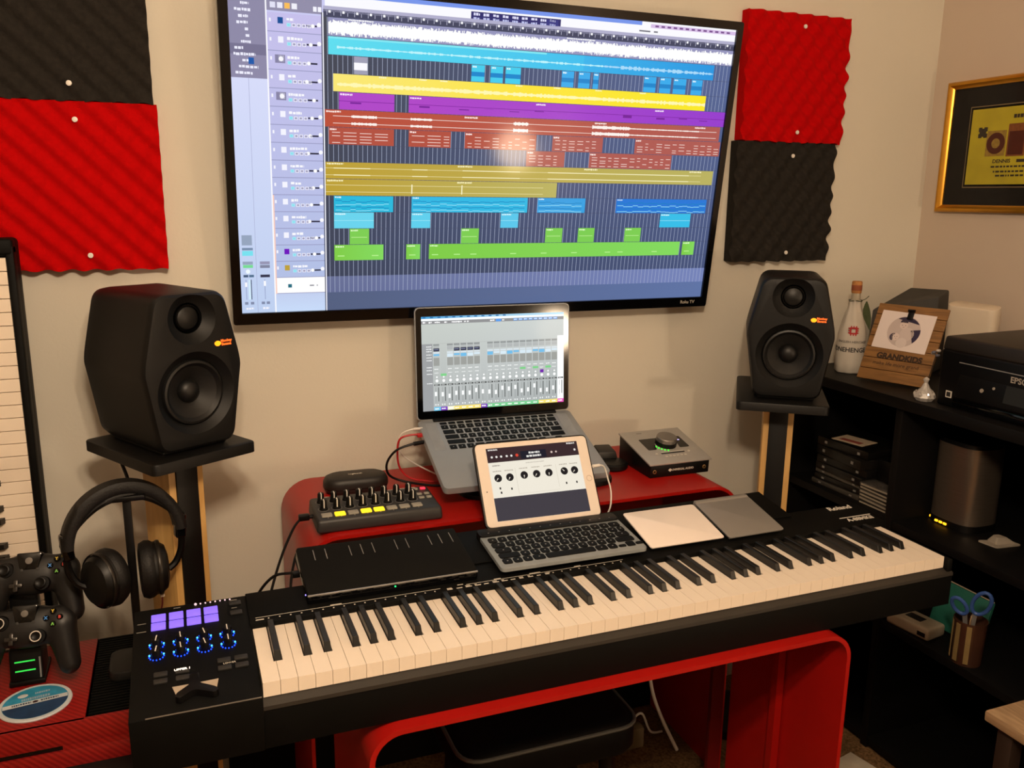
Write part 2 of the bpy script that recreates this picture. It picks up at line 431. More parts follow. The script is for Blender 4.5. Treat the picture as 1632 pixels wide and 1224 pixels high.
# track list
cv.rect(0.0625, 0.0, 0.155, 0.066, (146, 142, 170), 2)
for i in range(4): cv.dashes(0.068+i*0.018, 0.016, 0.013, 0.011, (250, 250, 255), 4, i)
for i, c in enumerate(((225,225,245),(235,235,250),(250,190,90),(240,240,250))): cv.rect(0.068+i*0.012, 0.042, 0.077+i*0.012, 0.058, c, 4)
cv.rect(0.140, 0.046, 0.146, 0.06, (245, 245, 255), 4); cv.rect(0.148, 0.046, 0.154, 0.06, (245, 245, 255), 4)
ICON = {0: (20, 80, 150), 13: (110, 20, 190), 14: (190, 160, 60)}
for i in range(16):
    v = LV0 + i*LP
    ct = tuple(int(a*(1-i/15)+b*(i/15)) for a, b in zip((198, 192, 236), (178, 192, 230)))
    if i == 15: ct = (255, 255, 255)
    cv.rect(0.0625, v, 0.1535, v+LP-0.0022, ct, 2)
    cv.rect(0.0625, v+LP-0.0022, 0.1535, v+LP, (150, 152, 190), 2)
    if i >= 10: cv.rect(0.0625, v, 0.0648, v+LP, (250, 205, 190), 3)
    if i == 15: 
        cv.rect(0.085, v+.022, .092, v+.034, (40,110,130), 4); cv.rect(0.125, v+.026, .133, v+.030, (130,130,140), 4); cv.rect(.138, v+.026, .140, v+.030, (130,130,140), 4); continue
    cv.rect(0.066, v+.016, .069, v+.026, (245, 245, 255), 3)
    cv.rect(0.080, v+.012, .089, v+.030, ICON.get(i, (244, 244, 255)), 3)
    if i in (2, 4): cv.rect(0.074, v+.010, .091, v+.034, (135, 132, 165), 3); cv.disc(.084, v+.022, .004, (250,250,255), 4)
    cv.dashes(0.095, v+.012, 0.012 + 0.02*((i*37) % 10)/10, .009, (250, 250, 255), 4, i)
    for k in range(4 if i % 3 else 5): cv.rect(0.095+k*0.0085, v+.027, .1015+k*.0085, v+.037, (170, 232, 245) if k == 0 else (240, 240, 252), 4); cv.rect(0.0962+k*0.0085, v+.029, .1003+k*.0085, v+.035, (140, 225, 240) if k == 0 else (160, 158, 190), 5)
    cv.rect(0.128, v+.028, .146, v+.033, (45, 45, 65), 4); cv.disc(0.139-0.004*(i % 4), v+.0305, .0032, (255, 255, 255), 5)
    if i not in (2, 4): cv.disc(0.1495, v+.026, .0036, (250, 250, 255), 4)
cv.vgrad(0.0625, LV0+16*LP, 0.1535, 1, (195, 208, 240), (200, 220, 250), 2)
cv.rect(0.1535, 0.06, 0.1552, 1, (60, 64, 82), 4); cv.rect(0.1552, 0.06, 0.1572, 1, (245, 245, 255), 4)
# ruler, arrangement backdrop and grid
cv.rect(0.157, 0.040, 1, 0.056, (178, 176, 205), 3)
cv.rect(0.157, 0.050, 1, LV0, (70, 72, 96), 3)
for i in range(70): cv.rect(0.163+i*0.012, 0.056 if i % 2 else 0.052, 0.1638+i*0.012, 0.066, (205, 205, 230), 4)
for i in range(35): cv.rect(0.166+i*0.024, 0.052, 0.170+i*0.024, 0.059, (250, 250, 255), 4)
cv.quad([(0.157, LV0+14.98*LP), (1, LV0+14.98*LP), (1, LV0), (0.157, LV0)], [(62, 68, 88), (72, 84, 122), (88, 104, 150), (70, 72, 82)], 2)
cv.quad([(0.157, LV0+16*LP), (1, LV0+16*LP), (1, LV0+14.98*LP), (0.157, LV0+14.98*LP)], [(100, 108, 148), (118, 132, 185), (118, 132, 185), (104, 112, 150)], 2)
cv.rect(0.157, LV0+16*LP, 1, 1, (84, 96, 128), 2, (96, 116, 165))
n = 0
while 0.1632 + n*0.0089 < 0.999:
    u = 0.1632 + n*0.0089; cv.rect(u, LV0, u+0.0007, LV0+16*LP, (176, 186, 214), 3); n += 1
# regions
lane = lambda i: (LV0 + i*LP + 0.0006, LV0 + (i+1)*LP - 0.0010)
rnd = random.Random(3)
v0, v1 = lane(0)
cv.rect(0.165, v0, 1, v1, (150, 150, 190), 5)
u = 0.1655; mid = (v0+v1)/2 + 0.002
while u < 0.999:
    a = 0.013 + rnd.random()*0.0095; b = 0.013 + rnd.random()*0.0095
    cv.rect(u, mid-a, u+0.0017, mid+b, (255, 255, 255), 6); u += 0.0016
cv.dashes(0.20, v0+.001, .045, .005, (255, 255, 255), 7); cv.dashes(0.62, v0+.001, .06, .005, (255, 255, 255), 7)
v0, v1 = lane(1)
cv.rect(0.165, v0, 0.66, v1, (95, 222, 240), 5, (62, 190, 238)); cv.rect(0.66, v0, 0.959, v1, (58, 180, 236), 5, (40, 150, 225))
u = 0.18; mid = (v0+v1)/2 + .004
while u < 0.955:
    a = 0.001 + (0.006 if 0.74 < u < 0.95 else 0.003)*rnd.random()
    cv.rect(u, mid-a, u+0.0035, mid+a, (190, 245, 252) if u < .7 else (170, 220, 250), 6); u += 0.0036
cv.rect(0.165, v0, 0.58, v0+.006, (130, 232, 245), 6)
v0, v1 = lane(2)
cv.rect(0.21, v0, 0.234, v1, (160, 160, 182), 5); cv.rect(0.21, v0+.018, 0.234, v0+.040, (250, 250, 255), 6)
for a, b in ((0.43, 0.456), (0.468, 0.493), (0.498, 0.529), (0.615, 0.641), (0.651, 0.676), (0.683, 0.695), (0.797, 0.825), (0.834, 0.86), (0.866, 0.896), (0.909, 0.935)):
    c = (70, 205, 238) if a < .6 else (58, 172, 236)
    cv.rect(a, v0, b, v1, c, 5); cv.rect(a, v0+.022, b, v0+.036, (30, 135, 205), 6); cv.dashes(a+.002, v0+.003, .008, .006, (230, 250, 255), 6)
v0, v1 = lane(3)
cv.rect(0.173, v0, 0.55, v1, (250, 232, 120), 5, (252, 228, 60)); cv.rect(0.55, v0, 0.948, v1, (252, 228, 60), 5, (250, 232, 40))
mid = (v0+v1)/2 + .005; u = .18
while u < 0.945:
    a = 0.003 + 0.004*rnd.random(); cv.rect(u, mid-a, u+0.004, mid+a, (255, 248, 180), 6); u += 0.004
for u in (.255, .33, .37, .52, .60, .69, .79): cv.dashes(u, v0+.001, .014, .005, (255, 250, 200), 6)
v0, v1 = lane(4)
for a, b in ((0.183, 0.284), (0.311, 1.0)):
    cv.rect(a, v0, b, v1, (176, 72, 200), 5, (150, 62, 205) if b > .9 else None)
    cv.rect(a, v0+.026, b, v0+.0275, (120, 30, 150), 6)
    u = a + .02
    while u < b - .03: cv.rect(u, v0+.026+rnd.random()*.012, u+.02, v0+.030+rnd.random()*.009, (120, 36, 152), 6); u += rnd.uniform(.04, .09)
    cv.dashes(a+.002, v0+.004, .022, .006, (250, 230, 255), 7)
cv.dashes(.565, v0+.004, .02, .006, (250, 230, 255), 7); cv.dashes(.83, v0+.004, .02, .006, (250, 230, 255), 7)
BR = (180, 82, 66); BR2 = (176, 92, 84)
v0, v1 = lane(5)
cv.rect(0.1575, v0, 0.993, v1, (188, 80, 58), 5, BR2)
for m_ in (v0+.019, v0+.041):
    cv.rect(0.172, m_-.0008, 0.985, m_+.0008, (250, 235, 228), 6)
    for a, b, h in ((.205,.25,.0045),(.315,.355,.004),(.52,.55,.006),(.69,.775,.0062),(.775,.94,.0022)):
        u = a
        while u < b: hh = h*rnd.uniform(.6, 1); cv.rect(u, m_-hh, u+.0025, m_+hh, (255, 246, 240), 7); u += .0026
for u in (.16, .42, .695, .93): cv.dashes(u, v0+.003, .026, .006, (255, 235, 228), 7)
for ln, regs, seed in ((6, ((0.164, 0.284), (0.312, 0.394), (0.422, 0.57), (0.605, 0.717), (0.791, 0.998)), 1), (7, ((0.551, 0.634), (0.689, 0.882)), 2)):
    v0, v1 = lane(ln)
    for a, b in regs:
        cv.rect(a, v0, b, v1, BR if a < .5 else BR2, 5); cv.dashes(a+.002, v0+.003, .012, .006, (255, 235, 230), 6)
        u = a + .006
        while u < b - .012:
            w = rnd.uniform(.012, .026) if a < .42 else rnd.uniform(.006, .014)
            for k in range(4):
                if rnd.random() < .8: 
                    vv = v0 + .014 + k*.010 + rnd.random()*.003; cv.rect(u, vv, min(u+w, b-.003), vv+.0018, (255, 230, 222), 6)
            u += w + .006
OL = (192, 170, 74); OL2 = (186, 178, 98)
for ln, b in ((8, 0.99), (9, 0.622)):
    v0, v1 = lane(ln); cv.rect(0.1575, v0, b, v1, (190, 160, 55), 5, OL2)
    for m_ in (v0+.019, v0+.041):
        cv.rect(0.1575, m_-.0006, b-.03, m_+.0006, (246, 238, 180), 6)
        for k, (s0, s1) in enumerate(((.172,.24),(.32,.35),(.42,.54),(.60,.93))):
            if s0 < b and ln == 8: cv.rect(s0, m_-.0012, min(s1, b-.03), m_+.0012, (255, 250, 205), 7)
    for u in (.16, .41, .68, .93):
        if u < b - .05: cv.dashes(u, v0+.002, .03, .006, (250, 242, 190), 7)
    if ln == 9:
        for u in (.32, .42): cv.rect(u-.001, v0+.014, u+.001, v0+.045, (255, 250, 210), 7)
v0, v1 = lane(10)
for a, b, c in ((0.172, 0.284, (40, 185, 222)), (0.32, 0.56, (50, 185, 228)), (0.582, 0.689, (52, 160, 226)), (0.761, 0.983, (40, 120, 215))):
    cv.rect(a, v0, b, v1, c, 5); cv.dashes(a+.002, v0+.002, .012, .005, (225, 245, 255), 7)
    u = a + .003
    while u < b - .01:
        w = rnd.uniform(.006, .016)
        for k in range(4):
            vv = v0 + .013 + k*.010 + rnd.random()*.006; cv.rect(u, vv, min(u+w, b), vv+.0022, (150, 226, 246) if k % 2 else (20, 130, 190), 6)
        u += w
v0, v1 = lane(11)
for a, b, c in ((0.172, 0.247, (105, 212, 238)), (0.32, 0.358, (95, 208, 238)), (0.504, 0.542, (90, 200, 236)), (0.871, 0.947, (55, 190, 232))):
    cv.rect(a, v0, b, v1, c, 5); cv.rect(a, v0+.026, b, v0+.0275, (170, 236, 248), 6); cv.dashes(a+.002, v0+.003, .02, .005, (225, 250, 255), 6)
GR = (128, 205, 72)
v0, v1 = lane(12)
for a, b in ((0.201, 0.238), (0.422, 0.459), (0.604, 0.642), (0.678, 0.716), (0.788, 0.827)):
    cv.rect(a, v0, b, v1, (126, 206, 84), 5); cv.dashes(a+.002, v0+.003, .014, .006, (225, 255, 200), 6); cv.rect(a+.003, v0+.028, b-.004, v0+.030, (190, 240, 150), 6)
v0, v1 = lane(13)
for a, b in ((0.172, 0.266), (0.311, 0.339), (0.357, 0.928), (0.935, 0.966)):
    cv.rect(a, v0, b, v1, GR, 5, (132, 218, 96)); cv.dashes(a+.002, v0+.003, .016, .006, (225, 255, 200), 6)
    u = a + .006
    while u < b - .02: cv.rect(u, v0+.036, u+.013, v0+.039, (190, 245, 150), 6); u += rnd.uniform(.03, .09)
for i in range(0, 15): cv.rect(0.157, LV0+i*LP-.0006, 1, LV0+i*LP+.0004, (72, 78, 100), 4)
cv.out('screen', canvas_mat('tv_screen', 1.0), tvt, T(0, 0.001, 0))

# ================================================================ acoustic foam tiles
def foam(name, label, x0, z0, c, pins, w=0.302, h=0.302, seed=0, wav=0.0004):
    t = thing(name, label, 'foam panel', (x0, WY, z0))
    n = 64; bm = bmesh.new(); per = 0.040; rnd = random.Random(seed); ph = rnd.random()*6
    def hgt(x, z): 
        a = (x + z)*2*math.pi/per/1.18; b = (x - z*0.75)*2*math.pi/per/1.18
        return 0.028 + 0.0042*math.sin(a+ph) + 0.0026*math.sin(b+ph)
    g = []
    for j in range(n+1):
        for i in range(n+1):
            x = w*i/n; z = h*j/n
            ex = wav*math.sin(z*2*math.pi/per+ph) if i == n else 0
            ez = 0.0018*math.sin(x*2*math.pi/per+ph) if j in (0,) else 0
            g.append(bm.verts.new((x+ex, -hgt(x, z), z+ez)))
    for j in range(n):
        for i in range(n): k = j*(n+1)+i; bm.faces.new((g[k], g[k+1], g[k+n+2], g[k+n+1]))
    rim = [g[i] for i in range(n+1)] + [g[j*(n+1)+n] for j in range(1, n+1)] + [g[n*(n+1)+i] for i in range(n-1, -1, -1)] + [g[j*(n+1)] for j in range(n-1, 0, -1)]
    bk = [bm.verts.new((v.co.x, 0, v.co.z)) for v in rim]
    for i in range(len(rim)): j = (i+1) % len(rim); bm.faces.new((rim[i], bk[i], bk[j], rim[j]))
    bm.faces.new(bk)
    bmesh.ops.recalc_face_normals(bm, faces=bm.faces[:])
    mb = MB(); mb.bm.free(); mb.bm = bm
    mb.out('foam_body', c, t, ang=50)
    for px, pz in pins:
        y = -hgt(px, pz)
        MB().lathe([(0, 0.004), (0.0048, 0.003), (0.005, 0.001), (0.0022, -0.001), (0.001, -0.012), (0, -0.012)], 12, T(px, y-0.001, pz) @ RX(90)).out('push_pin', white_m, t)
    return t
foamr_m = mat('red_foam', (180, 2, 4), 0.95, var=0.06, vscale=120, bump=0.4, bscale=500, spec=0.1)
foamk_m = mat('charcoal_foam', (40, 37, 34), 0.95, var=0.15, vscale=120, bump=0.4, bscale=500, spec=0.1)
foam('acoustic_foam_tile', 'charcoal egg-crate foam tile above a red one, beside the upright keyboard', -0.392, 0.806, foamk_m, [(0.163, 0.03)], seed=1)
foam('acoustic_foam_tile', 'red egg-crate foam tile behind the top of the upright keyboard', -0.388, 0.498, foamr_m, [(0.163, 0.275), (0.168, 0.028)], w=0.304, h=0.308, seed=2)
foam('acoustic_foam_tile', 'red egg-crate foam tile between the television and the corner of the room', 1.237, 0.784, foamr_m, [(0.16, 0.272), (0.16, 0.024)], w=0.307, seed=3, wav=0.0022)
foam('acoustic_foam_tile', 'charcoal egg-crate foam tile above the loudspeaker beside the black cabinet', 1.228, 0.489, foamk_m, [(0.163, 0.262), (0.163, 0.022)], w=0.302, h=0.295, seed=4, wav=0.0022)

# ================================================================ loudspeakers and their stands
spk_m = mat('speaker_shell', (11, 11, 11), 0.48, spec=0.3, var=0.12, bump=0.15, bscale=1200)
cone_m = mat('speaker_cone', (24, 23, 22), 0.55, spec=0.35, var=0.1)
rub_m = mat('speaker_rubber', (13, 13, 13), 0.45, spec=0.4)
amber_m = mat('amber_light', (255, 150, 30), 0.4, emit=(255, 150, 20), estr=1.6)
orange_m = mat('orange_light', (255, 110, 40), 0.4, emit=(255, 105, 35), estr=1.1)
def speaker(label, loc, yaw):
    t = thing('loudspeaker', label, 'loudspeaker', loc, (0, 0, R(yaw)), 'loudspeakers on stands')
    H = 0.275
    base = [(-0.066, H), (-0.096, 0.147), (-0.092, 0.125), (-0.072, 0.0), (0.072, 0.0), (0.092, 0.125), (0.096, 0.147), (0.066, H)]
    op = roundpoly(base, [0.022, 0.03, 0.03, 0.02, 0.02, 0.03, 0.03, 0.022], 5)
    cx, cz = 0, 0.137
    def ring(k, y, dz=0): return [(cx+(p[0]-cx)*k, y, cz+(p[1]-cz)*k+dz) for p in op]
    rings = [ring(0.90, 0.002), ring(0.955, 0.0035), ring(0.985, 0.008), ring(1.0, 0.016), ring(1.0, 0.19), ring(0.97, 0.215)]
    body = MB().loft(rings).mesh('body')
    wz, tz = 0.100, 0.230
    fm = RX(90)                                                        # lathe z -> -y (towards the listener)
    cut = MB().lathe([(0, 0.02), (0.081, 0.02), (0.074, -0.001), (0.064, -0.010), (0.059, -0.014), (0.0585, -0.05), (0, -0.05)], 48, T(0, 0, wz) @ fm).mesh('cut')
    cut2 = MB().lathe([(0, 0.02), (0.054, 0.02), (0.047, 0.0), (0.037, -0.010), (0.027, -0.016), (0.025, -0.03), (0, -0.03)], 40, T(0, 0, tz) @ fm).mesh('cut2')
    me = evaluated(body, [m_cut(cut)]); me = evaluated(me, [m_cut(cut2)])
    me.materials.clear(); me.shade_smooth(); me.set_sharp_from_angle(angle=R(28))
    link('cabinet_shell', me, spk_m, t)
    w = MB().lathe([(0.0588, -0.016), (0.056, -0.010), (0.052, -0.009), (0.048, -0.013), (0.046, -0.015)], 48, T(0, 0, wz) @ fm).out('rubber_surround', rub_m, t)
    MB().lathe([(0.047, -0.0145), (0.021, -0.032), (0.019, -0.034), (0, -0.036)], 48, T(0, 0, wz) @ fm).out('woofer_cone', cone_m, t)
    MB().lathe([(0.021, -0.033), (0.0195, -0.026), (0.014, -0.020), (0.007, -0.0175), (0, -0.017)], 32, T(0, 0, wz) @ fm).out('dust_cap', rub_m, t)
    MB().lathe([(0.0252, -0.022), (0.0235, -0.0155), (0.0222, -0.0155), (0.0215, -0.021)], 36, T(0, 0, tz) @ fm).out('tweeter_ring', gloss_m, t)
    MB().lathe([(0.022, -0.022), (0.019, -0.016), (0.012, -0.0125), (0, -0.0115)], 32, T(0, 0, tz) @ fm).out('tweeter_dome', rub_m, t)
    # lit emblem and name
    e = MB().prism([(-0.0060, -0.0015), (-0.003, -0.0045), (0.002, -0.0048), (0.0062, -0.002), (0.0062, 0.0014), (0.003, 0.004), (-0.0016, 0.0046), (-0.0062, 0.0018)], 0, 0.0006, T(0.046, 0.0021, 0.182) @ RX(90))
    e.out('lit_emblem', amber_m, t)
    text('lit_name', 'Monkey', 0.0068, orange_m, t, T(0.063, 0.0017, 0.1855) @ RX(90), bold=0.0002)
    text('lit_name', 'Banana', 0.0068, orange_m, t, T(0.063, 0.0017, 0.1795) @ RX(90), bold=0.0002)
    # rubber foot slab
    MB().box(-0.062, 0.062, 0.02, 0.19, -0.004, 0.004, 0.002).out('rubber_foot', rub_m, t)
    return t
def stand(label, c, yaw, dep):
    t = thing('speaker_stand', label, 'speaker stand', (c[0], c[1], FZ), (0, 0, R(yaw)), 'speaker stands')
    top = 0.199 - FZ
    pl = rrect(0.2, dep, 0.012, 0, 0, 3)
    MB().prism(pl, top-0.020, top, bev=0.003).out('top_plate', blkwood_m, t)
    pw, pd = 0.068, 0.092
    MB().box(-pw/2, pw/2, -pd/2, pd/2, 0.02, top-0.020, 0.001).out('post', pine_m, t)
    MB().box(-0.021, 0.021, -pd/2-0.004, -pd/2+0.002, 0.02, top-0.020, 0.0008).out('front_strip', blkwood_m, t)
    MB().prism(rrect(0.18, 0.20, 0.015), 0, 0.022, bev=0.003).out('base_plate', blkwood_m, t)
    return t
stand('black-topped wooden speaker stand behind the headphones', (-0.1025, 0.552), 30, 0.245)
stand('black-topped wooden speaker stand beside the black cabinet', (1.255, 0.5375), -36, 0.30)
speaker('black studio loudspeaker with lit orange logo above the headphones', (-0.050, 0.465, 0.203), 30)
speaker('black studio loudspeaker with lit orange logo next to the wrapped bottle', (1.193, 0.440, 0.203), -36)

# ================================================================ the red two-tier desk
desk = thing('studio_desk', 'red two-tier desk of bent panels with rounded corners', 'desk', (0.55, 0.35, FZ))
def bent(x0, x1, zt, zb, r, th, y0, y1):
    """an upside-down U of sheet: outer outline and inner outline, extruded in depth"""
    def outl(o):
        rr = r - o; pts = [(x0+o, zb), (x0+o, zt-o-rr-0.01), (x0+o, zt-o-rr-0.004)]
        for k in range(9): a = R(180 - 90*k/8); pts.append((x0+o+rr + rr*math.cos(a), zt-o-rr + rr*math.sin(a)))
        for q in (0.004, 0.010): pts.append((x0+o+rr+q, zt-o))
        for q in (0.010, 0.004): pts.append((x1-o-rr-q, zt-o))
        for k in range(9): a = R(90 - 90*k/8); pts.append((x1-o-rr + rr*math.cos(a), zt-o-rr + rr*math.sin(a)))
        pts += [(x1-o, zt-o-rr-0.004), (x1-o, zt-o-rr-0.01), (x1-o, zb)]; return pts
    A, B = outl(0), outl(th)
    mb = MB(); b = bmesh.new()
    va0 = [b.verts.new((p[0], y0, p[1])) for p in A]; va1 = [b.verts.new((p[0], y1, p[1])) for p in A]
    vb0 = [b.verts.new((p[0], y0, p[1])) for p in B]; vb1 = [b.verts.new((p[0], y1, p[1])) for p in B]
    n = len(A)
    for i in range(n-1):
        b.faces.new((va0[i], va0[i+1], va1[i+1], va1[i])); b.faces.new((vb0[i+1], vb0[i], vb1[i], vb1[i+1]))
        b.faces.new((va0[i+1], va0[i], vb0[i], vb0[i+1])); b.faces.new((va1[i], va1[i+1], vb1[i+1], vb1[i]))
    for i in (0, n-1): b.faces.new((va0[i], va1[i], vb1[i], vb0[i]))
    bmesh.ops.recalc_face_normals(b, faces=b.faces[:])
    mb._join(b); return mb
inv = desk.matrix_world.inverted()
dmx = Matrix.Translation((-0.55, -0.35, -FZ))
bent(0.108, 1.048, 0.035, FZ, 0.065, 0.007, 0.39, 0.74).out('upper_tier', red_m, desk, dmx)
bent(0.135, 0.990, -0.093, FZ, 0.050, 0.008, -0.032, 0.285).out('lower_tier', red_m, desk, dmx)
MB().box(0.172, 0.984, 0.600, 0.612, -0.20, 0.0285).out('rear_apron', red_m, desk, dmx)
MB().box(-0.035, 1.041, 0.700, 0.712, FZ, -0.235).out('back_panel', black_m, desk, dmx)  # added black sheet hiding the lit wall, stands in for under-desk shade
MB().hexa([(0.962, 0.118, FZ), (0.978, 0.118, FZ), (0.978, 0.135, FZ), (0.962, 0.135, FZ), (0.962, 0.118, -0.106), (0.978, 0.118, -0.106), (0.978, 0.135, -0.106), (0.962, 0.135, -0.106)]).out('leg_rib', red_m, desk, dmx)
MB().box(0.935, 0.965, 0.285, 0.296, FZ, -0.106).out('rear_brace', mat('dark_red', (96, 10, 8), 0.5), desk, dmx)

# ================================================================ 88-key piano keyboard
pno = thing('piano_keyboard', 'black 88-key piano keyboard standing on the red desk', 'piano', (0.53, 0.12, -0.093))
pm = Matrix.Translation((-0.53, -0.12, 0.093))
P_ = 0.0235
XL, XR = -0.166, 1.236
body = MB()
body.box(XL, XR, -0.010, 0.246, -0.093, -0.030, 0.0008)                                   # tub
body.hexa([(-0.003, 0.157, -0.03), (XR, 0.157, -0.03), (XR, 0.248, -0.03), (-0.003, 0.248, -0.03),
           (-0.003, 0.157, 0.009), (XR, 0.157, 0.009), (XR, 0.248, 0.017), (-0.003, 0.248, 0.017)], 0.0015)
body.box(1.2235, XR, -0.008, 0.16, -0.03, -0.004, 0.002)
body.out('body', blackm_m, pno, pm)
MB().hexa([(XL, -0.0115, -0.0345), (XR, -0.0115, -0.0345), (XR, 0.004, -0.0345), (XL, 0.004, -0.0345),
           (XL, -0.0110, -0.0290), (XR, -0.0110, -0.0290), (XR, 0.004, -0.0215), (XL, 0.004, -0.0215)]).out('key_slip', mat('key_slip', (40, 36, 31), 0.5), pno, pm)
MB().box(0, 1.222, 0.002, 0.157, -0.03, -0.0235).out('key_bed', black_m, pno, pm)
MB().hexa([(XL, -0.014, -0.093), (-0.0015, -0.014, -0.093), (-0.0015, 0.248, -0.093), (XL, 0.248, -0.093),
           (XL, -0.018, -0.010), (-0.0015, -0.018, -0.010), (-0.0015, 0.248, 0.014), (XL, 0.248, 0.014)], 0.002).out('control_block', blackm_m, pno, pm)
MB().box(XL+0.02, -0.003, -0.0185, -0.0172, -0.0100, -0.0088).out('edge_line', mat('edge_grey', (110, 104, 96), 0.4), pno, pm)
# keys: A B C D E F G ...
names = ['A', 'B', 'C', 'D', 'E', 'F', 'G']
def has_black(i): return 0 <= i < 51 and names[i % 7] in 'ACDFG'
def bcx(i): return (i+1)*P_ + {'A': 0.0028, 'C': -0.0026, 'D': 0.0026, 'F': -0.0030, 'G': 0.0}[names[i % 7]]
wcache = {}
for i in range(52):
    a = 0.0003; b = P_ - 0.0003; lo_ = 0; hi_ = 0
    if has_black(i-1): lo_ = round(bcx(i-1) + 0.0064 - i*P_, 5)
    if has_black(i): hi_ = round(bcx(i) - 0.0064 - i*P_, 5)
    k = (lo_, hi_)
    if k not in wcache:
        pts = [(a, 0.0), (b, 0.0)]
        if hi_: pts += [(b, 0.052), (hi_, 0.052), (hi_, 0.157)]
        else: pts += [(b, 0.157)]
        if lo_: pts += [(lo_, 0.157), (lo_, 0.052), (a, 0.052)]
        else: pts += [(a, 0.157)]
        mb = MB().prism(pts, -0.0215, 0.0); me = mb.mesh('white_key', False); me.materials.append(ivory_m); wcache[k] = me
    link('white_key', wcache[k], None, pno, pm @ T(i*P_, 0, 0))
bk = MB().hexa([(-0.0056, 0.0535, -0.006), (0.0056, 0.0535, -0.006), (0.0056, 0.157, -0.006), (-0.0056, 0.157, -0.006),
                (-0.0044, 0.0610, 0.0118), (0.0044, 0.0610, 0.0118), (0.0044, 0.157, 0.0118), (-0.0044, 0.157, 0.0118)], 0.0008, 1).mesh('black_key', False)
bk.materials.append(bkey_m)
for i in range(51):
    if has_black(i): link('black_key', bk, None, pno, pm @ T(bcx(i), 0, 0))
# printed row along the front of the rear deck
sl = math.degrees(math.atan2(0.008, 0.091))
dk = pm @ T(0, 0.157, 0.0092) @ RX(sl)
pr = MB()
pr.box(0.006, 0.300, 0.0135, 0.0142, 0, 0.0003)
pr.box(0.345, 0.640, 0.0135, 0.0142, 0, 0.0003)
for k in range(17): pr.box(0.024+k*0.0165, 0.0262+k*0.0165, 0.0068, 0.0092, 0, 0.0003)
for k in range(9): pr.box(0.500+k*0.0165, 0.5022+k*0.0165, 0.0068, 0.0092, 0, 0.0003)
pr.box(0.006, 0.018, 0.006, 0.0085, 0, 0.0003)
rnd = random.Random(5)
for k in range(12):
    x = 0.310 + k*0.0160
    pr.box(x, x+rnd.uniform(.006, .011), 0.0058, 0.0080, 0, 0.0003)
    if k % 3 != 1: pr.box(x, x+rnd.uniform(.004, .010), 0.0092, 0.0110, 0, 0.0003)
for x, w in ((0.120, 0.018), (0.33, 0.010), (0.395, 0.012), (0.46, 0.02), (0.545, 0.012)): pr.box(x, x+w, 0.0152, 0.0172, 0, 0.0003)
pr.out('printed_scale', print_m, pno, dk, smooth=False)
text('maker_name', 'Roland', 0.020, print_m, pno, dk @ T(1.185, 0.079, 0.0003), bold=0.0005, sx=1.05)
text('model_name', 'A-88MKII', 0.0165, print_m, pno, dk @ T(1.192, 0.026, 0.0003), bold=0.0005)
MB().box(1.150, 1.228, 0.0365, 0.0392, 0, 0.0003).out('printed_bar', print_m, pno, dk, smooth=False)
# control block on the bass end: slope of its top face
csl = math.degrees(math.atan2(0.024, 0.266))
cm = pm @ T(0, -0.018, -0.0098) @ RX(csl)
def cpt(x, y, z=0.0): return cm @ T(x, (y + 0.018) / math.cos(R(csl)), z)
pad_m = mat('violet_pad', (120, 100, 230), 0.5, emit=(118, 92, 232), estr=0.95)
padme = MB().prism(rrect(0.0205, 0.0188, 0.0012), 0, 0.0022, bev=0.0006).mesh('pad'); padme.materials.append(pad_m)
for r_ in range(2):
    for c_ in range(4): link('lit_pad', padme, None, pno, cpt(-0.1315+c_*0.0250, 0.2170-r_*0.0232))
knobm = MB().lathe([(0.0068, 0), (0.0065, 0.012), (0.0058, 0.0135), (0, 0.0138)], 20).mesh('knob'); knobm.materials.append(black_m)
mark = MB().box(-0.0007, 0.0007, -0.0066, 0.0062, 0.0134, 0.0142).mesh('knob_mark', False); mark.materials.append(white_m)
led_m = mat('blue_led', (20, 60, 255), 0.4, emit=(20, 70, 255), estr=2.2)
ledb_m = mat('bright_blue_led', (60, 150, 255), 0.4, emit=(60, 170, 255), estr=3.0)
for r_ in range(2):
    for c_ in range(4):
        o = link('knob', knobm, None, pno, cpt(-0.1335+c_*0.0323, 0.1440-r_*0.0265))
        link('knob_mark', mark, None, o, RZ((-8, 4, 10, 2)[c_]))
        lr = MB()
        for k in range(11):
            a = R(-230 + 28*k + 0)
            lr.sphere((0.0098*math.cos(a), 0.0098*math.sin(a), 0.0006), 0.0011, seg=8, rings=5)
        lr.out('led_ring', led_m, o)
        lb = MB()
        for a in (18, 162): lb.sphere((0.0099*math.cos(R(a)), 0.0099*math.sin(R(a)), 0.001), 0.0014, seg=8, rings=5)
        lb.out('bright_led', ledb_m, o)
sm = MB()
for k in range(8): sm.sphere((-0.078+k*0.0073, 0.2408, 0.0145), 0.0013 if k else 0.0022, seg=8, rings=5)
sm.out('indicator_row', mat('pale_led', (235, 215, 230), 0.4, emit=(235, 200, 225), estr=0.6), pno, pm)
for (x, y, w, h) in ((-0.155, 0.208, 0.012, 0.0016), (-0.155, 0.186, 0.013, 0.0016), (-0.105, 0.240, 0.010, 0.0018), (-0.022, 0.238, 0.011, 0.0020), (-0.022, 0.215, 0.008, 0.0018)):
    MB().box(-w/2, w/2, -h/2, h/2, 0, 0.0003).out('printed_caption', dimprint_m, pno, cpt(x, y), smooth=False)
btn = MB().prism(rrect(0.018, 0.010, 0.0015), 0, 0.0022, bev=0.0006).mesh('button'); btn.materials.append(dark_m)
for (x, y) in ((-0.128, 0.072), (-0.100, 0.072), (-0.128, 0.056), (-0.100, 0.056), (-0.045, 0.080), (-0.022, 0.080), (-0.045, 0.062), (-0.022, 0.062), (-0.020, 0.228), (-0.020, 0.200)):
    link('button', btn, None, pno, cpt(x, y))
